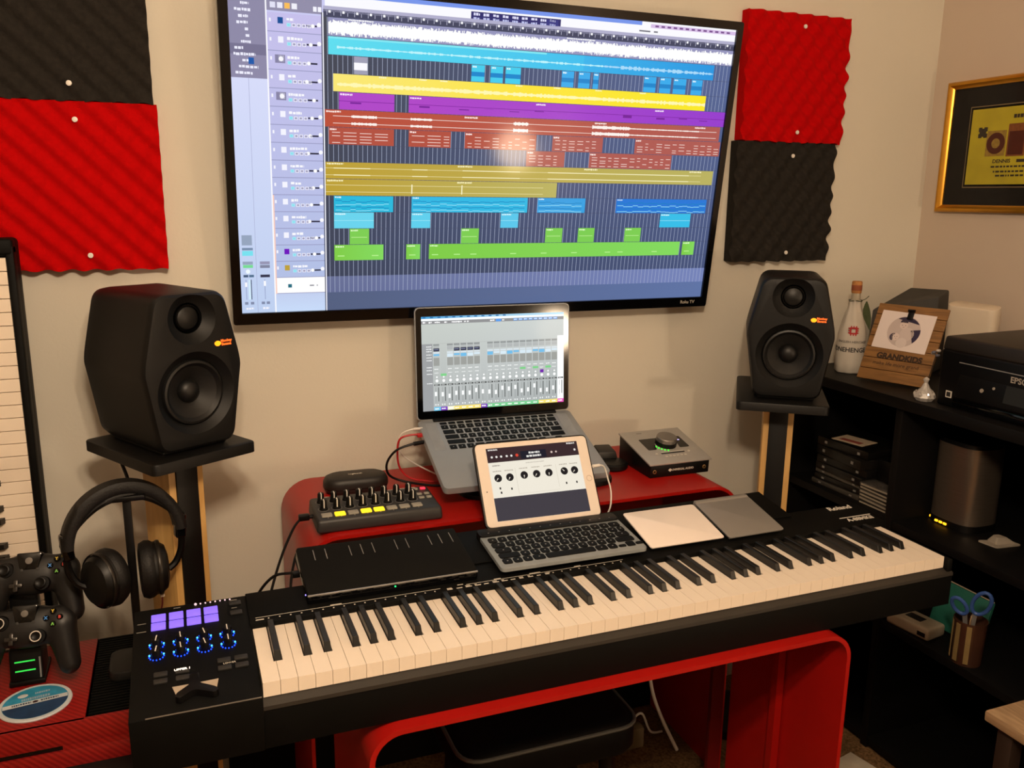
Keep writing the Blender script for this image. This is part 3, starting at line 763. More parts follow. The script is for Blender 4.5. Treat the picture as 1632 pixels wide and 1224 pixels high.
text('lit_caption', 'UPPER 1', 0.0060, mat('lit_white', (250, 245, 240), 0.4, emit=(250, 245, 240), estr=0.8), pno, cpt(-0.100, 0.0735, 0.0026), bold=0.0002)
text('printed_caption', 'LOWER', 0.005, print_m, pno, cpt(-0.038, 0.0725, 0.0003))
# pitch lever: dark well with pale cheeks and a T-shaped black lever
for pts in ([(-0.1135, 0.0385), (-0.108, 0.016), (-0.086, 0.0385)], [(-0.083, 0.0385), (-0.0585, 0.015), (-0.0545, 0.0395)]):
    b_ = MB().prism([(p[0], p[1]) for p in pts], 0.0, 0.0012)
    b_.out('lever_well', mat('pale_cheek', (178, 162, 142), 0.5), pno, cm @ T(0, 0.018, 0.0002))
lv = MB().prism(roundpoly([(-0.110, 0.004), (-0.104, 0.000), (-0.088, 0.012), (-0.083, 0.012), (-0.062, 0.000), (-0.055, 0.004), (-0.058, 0.011), (-0.078, 0.026), (-0.079, 0.050), (-0.091, 0.050), (-0.092, 0.026), (-0.108, 0.012)], 0.003, 3), 0.0006, 0.010, bev=0.001)
lv.out('pitch_lever', black_m, pno, cm @ T(0, 0.018, 0))
# ================================================================ on the back of the piano
rail = MB().hexa([(0.088, 0.229, 0.0160), (1.058, 0.229, 0.0160), (1.058, 0.338, 0.0160), (0.088, 0.338, 0.0160),
                  (0.088, 0.229, 0.0185), (1.058, 0.229, 0.0185), (1.058, 0.338, 0.0335), (0.088, 0.338, 0.0335)], 0.001, 2, mx=T(-0.57, -0.28, -0.016))
tag(rail.out('rest_board', blackm_m, None, T(0.57, 0.28, 0.016)), 'long black board lying along the back of the piano keyboard', 'board')

# soft keyboard pad (dark rubber top, silver rim)
sb = thing('keyboard_pad', 'flat black touch pad with thin silver key lines and silver front rim', 'controller', (0.086, 0.182, 0.0280), (R(9), 0, R(-0.6)))
w, d = 0.283, 0.143
MB().prism(rrect(w, d, 0.004, w/2, d/2), -0.016, -0.002, bev=0.001).out('shell', gloss_m, sb)
MB().prism(rrect(w-0.002, d-0.003, 0.004, w/2, d/2+0.0005), -0.002, 0.0015, bev=0.0012).out('rubber_top', mat('rubber_black', (15, 14, 12), 0.75, var=0.1, spec=0.12), sb)
MB().box(0.001, w-0.001, -0.0012, 0.0010, -0.0022, 0.0006, 0.0004).out('front_rim', mat('bright_silver', (190, 186, 180), 0.3, metal=0.7), sb)
ln_m = mat('silver_line', (150, 146, 138), 0.4, metal=0.4)
for x in (0.027, 0.047, 0.088, 0.108, 0.128, 0.168, 0.188, 0.229, 0.248, 0.268):
    MB().box(x-0.0006, x+0.0006, 0.096, 0.128, 0.0012, 0.0019).out('key_line', ln_m, sb, smooth=False)
MB().sphere((0.141, -0.0006, -0.006), 0.0014, seg=8, rings=6).out('green_light', mat('green_led', (40, 255, 120), 0.4, emit=(40, 255, 120), estr=2.0), sb)
MB().sphere((-0.0004, 0.012, -0.006), 0.0014, seg=8, rings=6).out('violet_light', mat('violet_led', (150, 140, 255), 0.4, emit=(150, 140, 255), estr=1.5), sb)

# generic key cap makers
_kc = {}
def keycap(w, d, h, m, r=0.0016):
    k = (round(w, 4), round(d, 4), round(h, 4), m.name)
    if k not in _kc:
        me = MB().prism(rrect(w, d, r, 0, 0, 2), 0, h, top=rrect(w-0.001, d-0.001, r, 0, 0, 2)).mesh('key', False)
        me.materials.append(m); _kc[k] = me
    return _kc[k]
tkey_m = mat('tablet_key', (6, 6, 6), 0.5, spec=0.15)
legend_m = mat('key_legend', (150, 150, 150), 0.6)
# wireless keyboard with a slot for the tablet
kb = thing('tablet_keyboard', 'grey wireless keyboard with black keys holding the tablet', 'keyboard', (0.409, 0.172, 0.0275), (R(5), 0, R(-0.8)))
KW, KD = 0.281, 0.143
MB().prism(rrect(KW, KD-0.018, 0.010, KW/2, (KD-0.018)/2), -0.007, 0.0, bev=0.0015).out('deck', mat('deck_grey', (140, 146, 148), 0.42, metal=0.25), kb)
MB().prism(rrect(KW+0.001, 0.027, 0.008, KW/2, KD-0.0135), -0.009, 0.0035, bev=0.0025).out('tablet_slot', black_m, kb)
U = 0.0186
rows = [(0.1145, [1]*13+[1.05]), (0.0955, [1.5]+[1]*12+[0.55]), (0.0765, [1.75]+[1]*11+[1.3]), (0.0575, [2.25]+[1]*10+[1.8]), (0.0385, None)]
rows = [(0.1080, [1]*13+[1.25]), (0.0885, [1.45]+[1]*12+[0.8]), (0.0690, [1.7]+[1]*11+[1.55]), (0.0495, [2.2]+[1]*10+[2.05]), (0.0300, None)]
lg = MB()
for ry, ws in rows:
    x = 0.0085
    if ws is None: ws = [1.05, 1.0, 1.0, 1.3, 5.2, 1.3, 1.05]
    for q in ws:
        wk = q*U
        link('key', keycap(wk-0.0024, 0.0172, 0.0016, tkey_m, 0.004), None, kb, T(x+wk/2, ry-0.008, 0.0))
        if q < 2: lg.box(x+wk/2-0.0012, x+wk/2+0.0012, ry-0.0090, ry-0.0070, 0.0016, 0.0018)
        x += wk
    if ry < 0.035:
        for q, dy, dh in ((0.92, -0.0035, 0.008), (1.0, 0.0, 0.0168), (0.92, -0.001, 0.0085)):
            wk = q*U; link('key', keycap(wk-0.0024, dh, 0.0016, tkey_m, 0.003), None, kb, T(x+wk/2, ry-0.008+dy, 0.0)); x += wk
lg.out('key_legends', legend_m, kb, smooth=False)
for k in range(13): MB().box(-0.0012, 0.0012, -0.0006, 0.0006, 0, 0.0002).out('function_mark', legend_m, kb, T(0.018+k*0.0205, 0.1245, 0.0036), smooth=False)

# tablet
tb = thing('tablet', 'white tablet with a black edge showing dials, standing in the keyboard slot', 'tablet', (0.437, 0.3215, 0.0405), (R(57), 0, R(-2)))
TW, TH = 0.232, 0.162
MB().prism(rrect(TW+0.006, TH+0.006, 0.013, TW/2, TH/2), -0.009, -0.0012, bev=0.001).out('case', black_m, tb)
MB().prism(rrect(TW, TH, 0.010, TW/2, TH/2), -0.002, 0.0002).out('front_glass', mat('tablet_white', (226, 214, 202), 0.2, var=0.01), tb)
ct = Canvas(0.190, 0.1425)
ct.rect(0, 0, 1, 1, (245, 238, 222), 0)
ct.rect(0, 0, 1, 0.20, (58, 40, 44), 1); ct.rect(0.36, 0.075, 0.64, 0.185, (28, 28, 42), 2)
ct.dashes(0.02, 0.012, 0.1, 0.025, (230, 225, 220), 3); ct.dashes(0.88, 0.012, 0.09, 0.025, (230, 225, 220), 3)
for k, u in enumerate((.05, .10, .15, .21, .26)): ct.disc(u, .125, .012, (240, 236, 230), 3, 10)
ct.disc(.32, .125, .016, (225, 70, 50), 3); ct.disc(.70, .125, .012, (225, 200, 190), 3); ct.disc(.75, .125, .010, (225, 200, 190), 3); ct.disc(.96, .12, .012, (235, 225, 220), 3)
ct.dashes(.45, .09, .12, .03, (235, 232, 228), 4); ct.dashes(.42, .135, .16, .032, (235, 232, 228), 4)
for u, v, t_ in ((.08, .42, 0), (.205, .42, 1), (.36, .41, 1), (.495, .41, 1), (.63, .41, 1), (.80, .41, 1), (.915, .41, 1)):
    ct.disc(u, v, .040, (30, 28, 30), 3, 20)
    a = R((230, 240, 265, 235, 245, 265, 130)[int(u*8) % 7]); 
    ct.quad([(u+.006*math.sin(a), v+.006*math.cos(a)*1.33), (u+.036*math.cos(a), v-.036*math.sin(a)*1.33), (u-.006*math.sin(a), v-.006*math.cos(a)*1.33)], (235, 225, 210), 4)
    ct.dashes(u-.045, v-.105, .09, .018, (190, 180, 165), 3)
for u, v in ((.085, .545), (.09, .605), (.205, .565), (.80, .565), (.915, .565)): ct.rect(u-.008, v, u+.008, v+.03, (50, 48, 48), 3)
ct.rect(.272, .30, .276, .66, (222, 214, 196), 3); ct.rect(.715, .30, .719, .62, (222, 214, 196), 3); ct.rect(.276, .655, .715, .66, (225, 217, 200), 3)
ct.dashes(.04, .235, .08, .02, (170, 160, 150), 3); ct.dashes(.40, .235, .2, .015, (200, 192, 178), 3)
ct.rect(0, 0.685, 1, 1.0, (66, 62, 70), 5)
ct.rect(0, 0.68, 1, 0.688, (250, 244, 230), 5)
cmx = T(TW/2, TH/2, 0.0004) @ RX(-90)
ct.out('screen', canvas_mat('tablet_screen', 0.95, spec=0.05), tb, cmx)
MB().lathe([(0.0056, 0), (0.0060, 0.0003), (0.0052, 0.0003), (0.0050, 0)], 24, T(TW-0.0095, TH*0.46, 0.0002)).out('home_button', mat('button_ring', (176, 160, 146), 0.4), tb)
MB().lathe([(0.0013, 0), (0, 0.0003)], 12, T(0.010, TH*0.42, 0.0002)).out('camera_lens', black_m, tb)
# white charging lead of the tablet
tag(MB().tube([(0.679, 0.362, 0.124), (0.690, 0.364, 0.1235), (0.700, 0.366, 0.117), (0.707, 0.364, 0.095), (0.711, 0.356, 0.070), (0.706, 0.346, 0.0425), (0.700, 0.350, 0.020), (0.690, 0.360, -0.02)], 0.0016, 8).cyl((0.672, 0.3615, 0.124), (0.687, 0.3635, 0.124), 0.0035, 0.0032, 12).out('charging_cable', white_m, None), 'thin white charging cable plugged into the side of the tablet', 'cable')

# two trackpads
def trackpad(label, loc, w, d, m, rot):
    t = thing('trackpad', label, 'trackpad', loc, rot, 'trackpads')
    MB().prism(rrect(w, d, 0.006, w/2, d/2, 4), -0.0010, 0.0012, bev=0.0006).out('touch_plate', m, t)
    return t
tw = trackpad('white trackpad lying next to the tablet keyboard', (0.703, 0.179, 0.0195), 0.158, 0.117, mat('trackpad_white', (238, 226, 216), 0.3, var=0.01), (R(12.4), 0, R(-0.6)))
MB().hexa([(0.004, 0.004, -0.0055), (0.154, 0.004, -0.0055), (0.154, 0.113, -0.0085), (0.004, 0.113, -0.0085), (0.002, 0.002, -0.001), (0.156, 0.002, -0.001), (0.156, 0.115, -0.001), (0.002, 0.115, -0.001)]).out('wedge_base', alu_m, tw)
tg = trackpad('grey metal trackpad with a raised back ridge beside a white one', (0.868, 0.172, 0.0190), 0.127, 0.131, mat('trackpad_grey', (134, 130, 125), 0.4, metal=0.2, var=0.02), (R(12.8), 0, R(0.4)))
MB().hexa([(0.003, 0.004, -0.0055), (0.124, 0.004, -0.0055), (0.124, 0.127, -0.0085), (0.003, 0.127, -0.0085), (0.002, 0.002, -0.001), (0.125, 0.002, -0.001), (0.125, 0.129, -0.001), (0.002, 0.129, -0.001)]).out('wedge_base', alu_m, tg)
MB().cyl((0.001, 0.1235, -0.0035), (0.126, 0.1235, -0.0035), 0.0070, seg=20, bev=0.001).out('battery_ridge', MATS['trackpad_grey'], tg)

# ================================================================ on the upper tier of the desk
SZ = 0.035
# pad-and-knob controller
lc = thing('knob_controller', 'small black controller with sixteen knobs and a row of lit pads', 'controller', (0.137, 0.4080, SZ), (0, 0, R(-0.4)))
w, d = 0.240, 0.118
MB().hexa([(0, 0, 0.0), (w, 0, 0.0), (w, d, 0.0), (0, d, 0.0), (0.002, 0.002, 0.026), (w-0.002, 0.002, 0.026), (w-0.002, d-0.002, 0.032), (0.002, d-0.002, 0.032)], 0.006, 3).out('case', mat('controller_case', (40, 39, 39), 0.5, var=0.05), lc)
lcm = T(0, 0, 0.0262) @ RX(math.degrees(math.atan2(0.006, d)))
kn = MB().lathe([(0.0080, 0), (0.0078, 0.003), (0.0066, 0.004), (0.0060, 0.018), (0.0052, 0.0195), (0, 0.0198)], 18).mesh('knob'); kn.materials.append(mat('knob_black', (12, 11, 10), 0.5, spec=0.2))
km = MB().box(-0.0009, 0.0009, -0.0052, 0.0020, 0.0192, 0.0202).box(-0.0009, 0.0009, -0.0070, -0.0058, 0.005, 0.0200).mesh('knob_mark', False); km.materials.append(white_m)
rg = MB().lathe([(0.0088, 0), (0.0092, 0.0006), (0.0104, 0.0006), (0.0108, 0)], 20).mesh('knob_ring'); rg.materials.append(mat('ring_grey', (88, 86, 84), 0.5))
pg = MB().prism(rrect(0.0195, 0.0150, 0.002), 0, 0.0028, bev=0.0008).mesh('pad_grey'); pg.materials.append(mat('pad_rubber', (146, 142, 130), 0.6))
py = pg.copy(); py.materials.clear(); py.materials.append(mat('pad_lit', (250, 214, 50), 0.5, emit=(255, 210, 25), estr=1.15))
for r_ in range(2):
    for c_ in range(8):
        o = link('knob', kn, None, lc, lcm @ T(0.0205+c_*0.0245, 0.052+r_*0.034, 0.0))
        link('knob_mark', km, None, o, RZ(0)); link('knob_ring', rg, None, o)
for c_ in range(8):
    link('pad', py if c_ in (1, 3, 4) else pg, None, lc, lcm @ T(0.0215+c_*0.0245, 0.0215, 0.0))
    MB().box(-0.0008, 0.0008, -0.0008, 0.0008, 0, 0.0002).out('pad_number', print_m, lc, lcm @ T(0.0225+c_*0.0245, 0.0105, 0.0003), smooth=False)
sbm = MB().prism(rrect(0.0105, 0.0082, 0.002), 0, 0.0022, bev=0.0006).mesh('small_button'); sbm.materials.append(MATS['pad_rubber'])
sbr = sbm.copy(); sbr.materials.clear(); sbr.materials.append(mat('button_lit', (250, 60, 80), 0.5, emit=(255, 50, 80), estr=0.95))
for x, y, l in ((0.2095, 0.0990, 0), (0.2250, 0.0990, 1), (0.2110, 0.0720, 0), (0.2260, 0.0720, 0), (0.2110, 0.0540, 0), (0.2260, 0.0540, 0)):
    link('small_button', sbr if l else sbm, None, lc, lcm @ T(x, y, 0))
text('printed_name', 'novation', 0.0065, print_m, lc, lcm @ T(0.028, 0.109, 0.0004))
text('printed_name', 'LAUNCH CONTROL', 0.0065, print_m, lc, lcm @ T(0.182, 0.109, 0.0004))
# flat black case behind it
wc = thing('carrying_case', 'small flat black case with rounded ends behind the knob controller', 'case', (0.252, 0.632, SZ), (0, 0, R(-2)))
mb = MB(); rings = []
for z, k in ((0, 0.86), (0.006, 0.96), (0.014, 1.0), (0.024, 0.99), (0.031, 0.93), (0.034, 0.82)):
    rings.append([(p[0]*k, p[1]*(k if k > .9 else k*1.0), z) for p in roundpoly([(-0.068, -0.036), (0.068, -0.036), (0.068, 0.036), (-0.068, 0.036)], 0.042, 8)])
mb.loft(rings).out('shell', mat('case_black', (27, 23, 20), 0.5, var=0.08), wc, ang=60)
MB().loft([[(p[0]*1.003, p[1]*1.003, z) for p in roundpoly([(-0.068, -0.036), (0.068, -0.036), (0.068, 0.036), (-0.068, 0.036)], 0.042, 8)] for z in (0.0125, 0.0135)], cap=False).out('seam', gloss_m, wc)
text('printed_name', 'logitech', 0.0095, print_m, wc, T(0.0, 0.004, 0.0342))

# laptop stand
st = thing('laptop_stand', 'black laptop stand with a round foot under the laptop', 'stand', (0.575, 0.55, SZ))
MB().prism(rrect(0.35, 0.19, 0.06, 0.048, 0.02, 8), 0, 0.010, bev=0.003).out('foot', black_m, st)
MB().hexa([(-0.05, 0.0, 0.008), (0.05, 0.0, 0.008), (0.05, 0.05, 0.008), (-0.05, 0.05, 0.008), (-0.05, -0.02, 0.0695), (0.05, -0.02, 0.0695), (0.05, 0.03, 0.0865), (-0.05, 0.03, 0.0865)], 0.004).out('neck', black_m, st)
hp_t = thing('cable_hub', 'small black puck with cables lying beside the laptop stand', 'hub', (0.836, 0.585, SZ), (0, 0, R(-10)))
MB().lathe([(0, 0), (0.033, 0), (0.036, 0.004), (0.036, 0.012), (0.032, 0.016), (0, 0.017)], 32).out('puck', black_m, hp_t)
MB().hexa([(-0.03, 0.02, 0.014), (0.02, 0.02, 0.014), (0.02, 0.07, 0.014), (-0.03, 0.07, 0.014), (-0.026, 0.022, 0.032), (0.016, 0.022, 0.032), (0.012, 0.066, 0.038), (-0.026, 0.066, 0.038)], 0.004).out('plug_block', dark_m, hp_t)

# laptop
lt = thing('laptop', 'open silver laptop showing a mixing desk window', 'laptop', (0.5766, 0.664, 0.1625), (0, 0, 0))
lt.rotation_euler = (Matrix.Rotation(-0.0372, 3, 'Z') @ Matrix.Rotation(0.3191, 3, 'X')).to_euler()
LW, LD = 0.359, 0.247
MB().prism(rrect(LW, LD, 0.012, 0, -LD/2, 5), -0.014, 0.0, bev=0.0012).out('base', mat('laptop_silver', (150, 155, 160), 0.45, metal=0.35, var=0.02), lt)
MB().box(-0.135, 0.135, -0.1175, -0.0125, -0.001, 0.0003).out('key_well', mat('key_gap', (146, 150, 154), 0.45, metal=0.3), lt)
MB().prism(rrect(0.105, 0.076, 0.002, 0, -0.193), -0.001, 0.0004).out('trackpad', mat('laptop_pad', (142, 147, 152), 0.42, metal=0.35), lt)
for sx in (-0.154, 0.154): MB().box(sx-0.012, sx+0.012, -0.117, -0.014, -0.0002, 0.0002).out('speaker_grille', mat('grille', (138, 142, 146), 0.5), lt)
MB().box(-0.145, 0.145, -0.0098, 0.004, -0.008, 0.0035, 0.002).out('hinge', black_m, lt)
U = 0.01905
lrows = [(-0.0185, 0.0082, [1.015]*14), (-0.0335, 0.0150, [1]*13+[1.2]), (-0.0525, 0.0150, [1.5]+[1]*12+[0.7]), (-0.0715, 0.0150, [1.75]+[1]*11+[1.45]), (-0.0905, 0.0150, [2.25]+[1]*10+[1.95]), (-0.1095, 0.0150, [1, 1, 1, 1.25, 5.1, 1.25, 1])]
lg = MB()
for ry, kd, ws in lrows:
    x = -0.1352
    for q in ws:
        wk = q*U; link('key', keycap(wk-0.0036, kd, 0.0010, tkey_m, 0.0015), None, lt, T(x+wk/2, ry, 0.0003))
        if kd > .01 and q < 1.2: lg.box(x+wk/2-0.001, x+wk/2+0.001, ry-0.001, ry+0.001, 0.0013, 0.0014)
        x += wk
    if ry < -0.105:
        for kk, dy in enumerate((-0.0038, 0.0, -0.0038)):
            wk = U; link('key', keycap(wk-0.0036, 0.0070 if kk != 1 else 0.015, 0.0010, tkey_m, 0.0012), None, lt, T(x+wk/2, ry+dy, 0.0003)); x += wk
lg.out('key_legends', legend_m, lt, smooth=False)
lidm = RX(math.degrees(1.1954)) @ Matrix.Identity(4)
lid = MB().prism(rrect(LW, LD, 0.012, 0, LD/2, 5), -0.006, 0.0).out('lid', MATS['laptop_silver'], lt, lidm)
MB().prism(rrect(LW-0.004, LD-0.004, 0.010, 0, LD/2, 5), -0.001, 0.0008).out('screen_bezel', gloss_m, lid)
cl = Canvas(0.331, 0.207)
cl.quad([(0, 1), (1, 1), (1, 0), (0, 0)], [(168, 172, 172), (160, 166, 166), (196, 202, 200), (190, 196, 190)], 0)
cl.rect(0, 0, 1, .022, (60, 150, 205), 1, (190, 225, 240)); cl.rect(0, .022, 1, .045, (240, 248, 250), 1)
for k in range(12): cl.rect(.01+k*.05, .004, .03+k*.05, .016, (30, 100, 160), 2)
cl.rect(0, .045, 1, .078, (138, 138, 140), 1)
for k, (u, w) in enumerate(((.01, .02), (.05, .02), (.09, .035), (.155, .02), (.205, .07), (.29, .012), (.31, .012), (.47, .03), (.555, .015))): cl.dashes(u, .053, w, .018, (245, 245, 245), 2, k)
cl.rect(.51, .047, .548, .076, (90, 150, 225), 2)
for k in range(9): cl.rect(.635+k*.036, .049, .664+k*.036, .072, (85, 150, 225), 2); cl.dashes(.638+k*.036, .054, .022, .012, (240, 245, 250), 3, k)
cl.rect(0, .285, .072, 1, (150, 152, 154), 1); cl.rect(.0, .285, 1, .288, (172, 174, 172), 1)
for v in (.31, .335, .36, .395, .425, .455, .53, .56, .60, .70): cl.dashes(.03, v, .036, .012, (232, 234, 234), 2)
NS = 20; rnd = random.Random(11)
for k in range(NS):
    u = .074 + k*(1-.074)/NS; w = (1-.074)/NS
    last = k == NS-1
    if last: cl.rect(u, .255, 1, .965, (246, 248, 248), 2)
    else: cl.rect(u, .29, u+.001, .97, (204, 208, 206), 2)
    if k not in (1, 7) and not last:
        cl.rect(u+.003, .29, u+w-.003, .31, (140, 144, 144), 3); cl.rect(u+.003, .315, u+w-.003, .355, (170, 174, 174), 3)
        if k in (0, 3, 4, 5, 6): cl.rect(u+.003, .335, u+w-.003, .368, (48, 50, 70), 4); cl.rect(u+.006, .347, u+w-.01, .351, (160, 170, 200), 5)
        cl.rect(u+.003, .372, u+w-.003, .39, (206, 216, 222), 3)
        cl.rect(u+.003, .395, u+w-.003, .43 if k % 3 else .415, (110, 180, 222) if k % 4 in (0, 3) else (205, 222, 232), 4)
        cl.rect(u+.003, .435, u+w-.003, .52, (150, 152, 148), 3)
        cl.dashes(u+.008, .55, w-.02, .012, (236, 238, 236), 4, k); cl.dashes(u+.008, .59, w-.02, .012, (225, 228, 226), 4, k+40)
    if k in (1, 13, 15, 17): cl.rect(u+.003, .582 if k > 1 else .605, u+w-.003, .605 if k > 1 else .63, (120, 200, 130), 5)
    if k == 16: cl.rect(u+.010, .62, u+w-.010, .655, (110, 40, 165), 6)
    cl.disc(u+w/2, .640, .006, (245, 246, 245), 5, 8); cl.disc(u+w/2, .680, .010, (246, 247, 246), 5, 10)
    cl.rect(u+.004, .716, u+w-.004, .732, (72, 74, 74), 4); cl.dashes(u+.010, .720, .02, .008, (210, 214, 212), 5, k)
    if k != 7: cl.rect(u+w-.016, .75, u+w-.011, .90, (62, 66, 64), 4)
    cl.rect(u+.013, .75, u+.015, .91, (132, 136, 134), 4)
    fv = .77 + .06*rnd.random(); cl.rect(u+.007, fv, u+.022, fv+.045, (244, 246, 245), 5)
    cl.rect(u+.008, .928, u+.016, .944, (232, 236, 234), 4); cl.rect(u+.024, .928, u+.032, .944, (232, 236, 234), 4)
    c = (110, 190, 225) if k == 0 else (120, 70, 180) if k in (1, 7) else (238, 236, 200) if k == 2 else (238, 216, 110) if k < 7 else (118, 200, 140) if k < 16 else (238, 216, 110) if k < NS-1 else (225, 90, 180)
    cl.rect(u, .960, u+w, 1.0, c, 6)
    cl.dashes(u+.006, .972, .028, .016, (250, 250, 250), 7, k)
cl.out('screen', canvas_mat('laptop_screen', 1.15, spec=0.02), lid, T(0, 0.020+0.1035, 0.0012) @ RX(-90))

# audio interface
ai = thing('audio_interface', 'silver wedge-shaped desktop audio interface with a big round knob', 'audio interface', (0.874, 0.4835, SZ), (0, 0, R(-0.5)))
w, d = 0.160, 0.150
zf, zr = 0.034, 0.067
MB().hexa([(0.004, 0.003, 0.0), (w-0.004, 0.003, 0.0), (w-0.004, d, 0.0), (0.004, d, 0.0), (0.004, 0.001, zf-0.004), (w-0.004, 0.001, zf-0.004), (w-0.004, d, zr-0.004), (0.004, d, zr-0.004)], 0.002).out('case', black_m, ai)
asl = math.degrees(math.atan2(zr-zf, d))
am = T(0, 0, zf-0.004) @ RX(asl)
dl = d/math.cos(R(asl))
MB().box(0, w, -0.002, dl, 0.0, 0.004, 0.001).out('top_plate', mat('plate_silver', (172, 168, 162), 0.42, metal=0.3, var=0.02), ai, am)
am2 = am @ T(0, 0, 0.0041)
MB().prism(roundpoly([(0.030, 0.060), (0.052, 0.060), (0.060, 0.088), (0.080, 0.100), (0.080, 0.112), (0.030, 0.112)], 0.004, 3), 0, 0.0004).out('meter_window', gloss_m, ai, am2)
MB().prism(roundpoly([(0.112, 0.060), (0.138, 0.060), (0.138, 0.112), (0.110, 0.112), (0.118, 0.088)], 0.004, 3), 0, 0.0004).out('display_window', gloss_m, ai, am2)
MB().box(0.118, 0.130, 0.093, 0.097, 0.0003, 0.0007).out('display_reading', mat('pale_violet', (190, 180, 240), 0.4, emit=(190, 180, 240), estr=0.9), ai, am2, smooth=False)
MB().lathe([(0.0250, 0), (0.0250, 0.010), (0.0240, 0.0108)], 40, T(0.086, 0.081, 0)).out('knob_skirt', black_m, ai, am2)
MB().lathe([(0.0243, 0.0095), (0.0240, 0.0190), (0.0225, 0.0205), (0, 0.0208)], 40, T(0.086, 0.081, 0)).out('volume_knob', mat('knob_alu', (150, 146, 142), 0.28, metal=0.85), ai, am2)
gl = mat('meter_green', (60, 235, 60), 0.4, emit=(50, 230, 50), estr=1.3)
for k in range(5):
    a = R(196 + k*14); MB().sphere((0.086+0.031*math.cos(a), 0.081+0.031*math.sin(a), 0.0008), 0.0019, seg=8, rings=5).out('meter_light', gl, ai, am2)
MB().box(0.052, 0.112, 0.038, 0.043, 0.0, 0.0012, 0.0004).out('selector_bar', dark_m, ai, am2)
MB().box(0.053, 0.111, 0.0425, 0.0440, 0.0008, 0.0016).out('selector_edge', white_m, ai, am2, smooth=False)
sb2 = MB().prism(rrect(0.006, 0.0045, 0.001), 0, 0.001).mesh('button', False); sb2.materials.append(mat('button_pale', (196, 190, 180), 0.5))
for k in range(6): link('button', sb2, None, ai, am2 @ T(0.058+k*0.0098, 0.027, 0.0002))
rb = MB().lathe([(0.0032, 0), (0.0030, 0.0012), (0, 0.0013)], 14).mesh('round_button'); rb.materials.append(MATS['button_pale'])
for x in (0.040, 0.124): link('round_button', rb, None, ai, am2 @ T(x, 0.041, 0.0002))
for x in (0.014, 0.142):
    MB().lathe([(0.0045, 0), (0.0045, 0.0012), (0.0030, 0.0014), (0.0028, -0.002), (0, -0.002)], 18, T(x, 0.0008, 0.015) @ RX(90)).out('jack_socket', mat('jack_gold', (176, 140, 90), 0.3, metal=0.8), ai)
text('maker_name', 'UNIVERSAL AUDIO', 0.0066, print_m, ai, T(0.086, 0.0006, 0.0155) @ RX(90), bold=0.0001)
MB().prism([(-0.005, 0), (0, -0.004), (0.005, 0), (0, 0.004)], 0, 0.0004, T(0.054, 0.0014, 0.0155) @ RX(90)).out('maker_emblem', print_m, ai)
MB().box(0.040, 0.054, 0.139, 0.1415, 0, 0.0002).out('printed_name', dimprint_m, ai, am2, smooth=False)

# leads at the laptop's side
tag(MB().tube([(0.398, 0.628, 0.143), (0.372, 0.630, 0.144), (0.350, 0.635, 0.136), (0.345, 0.640, 0.110), (0.350, 0.645, 0.070), (0.372, 0.64, 0.045), (0.41, 0.62, 0.0395), (0.46, 0.60, 0.039)], 0.0022, 8).box(0.385, 0.404, 0.622, 0.632, 0.139, 0.1465, 0.001).out('red_cable', mat('red_cable', (180, 24, 30), 0.45), None), 'red cable looping from the laptop side down to the desk', 'cable')
tag(MB().tube([(0.396, 0.608, 0.1325), (0.370, 0.606, 0.131), (0.335, 0.612, 0.118), (0.318, 0.625, 0.088), (0.325, 0.635, 0.058), (0.355, 0.632, 0.042), (0.40, 0.60, 0.0385), (0.43, 0.585, 0.0385)], 0.0026, 8).cyl((0.372, 0.6055, 0.131), (0.396, 0.608, 0.1325), 0.0045, 0.0042, 12).out('black_cable', black_m, None), 'thick black cable looping from the laptop side over the desk', 'cable')
tag(MB().tube([(0.402, 0.645, 0.152), (0.380, 0.645, 0.152), (0.358, 0.650, 0.143), (0.352, 0.655, 0.12), (0.362, 0.665, 0.09), (0.40, 0.67, 0.06), (0.44, 0.66, 0.038)], 0.0017, 8).cyl((0.382, 0.645, 0.1522), (0.402, 0.645, 0.152), 0.0032, 0.003, 12).out('white_cable', white_m, None), 'white cable plugged in beside the laptop hinge', 'cable')
# leads that run down behind the piano at the bass end
tag(MB().tube([(0.139, 0.470, 0.049), (0.122, 0.470, 0.049), (0.100, 0.455, 0.035), (0.065, 0.40, -0.01), (0.035, 0.34, -0.07), (0.02, 0.31, -0.14), (0.018, 0.30, -0.3)], 0.0024, 8).box(0.112, 0.132, 0.464, 0.476, 0.043, 0.055, 0.002).cyl((0.130, 0.47, 0.049), (0.139, 0.47, 0.049), 0.004, 0.004, 10).out('controller_cable', black_m, None), 'black cable from the knob controller running down behind the piano', 'cable')
tag(MB().tube([(0.086, 0.265, 0.030), (0.070, 0.272, 0.030), (0.045, 0.285, 0.022), (0.020, 0.295, -0.01), (0.0, 0.30, -0.06), (-0.005, 0.30, -0.3)], 0.0024, 8).box(0.074, 0.086, 0.260, 0.271, 0.025, 0.034, 0.001).out('pad_cable', black_m, None), 'black cable from the flat touch pad curving down behind the piano', 'cable')
tag(MB().tube([(0.103, 0.43, 0.0), (0.092, 0.40, -0.01), (0.080, 0.36, -0.04), (0.078, 0.33, -0.1), (0.078, 0.32, -0.3)], 0.0024, 8).out('desk_cable', black_m, None), 'black cable hanging beside the rounded end of the red desk', 'cable')
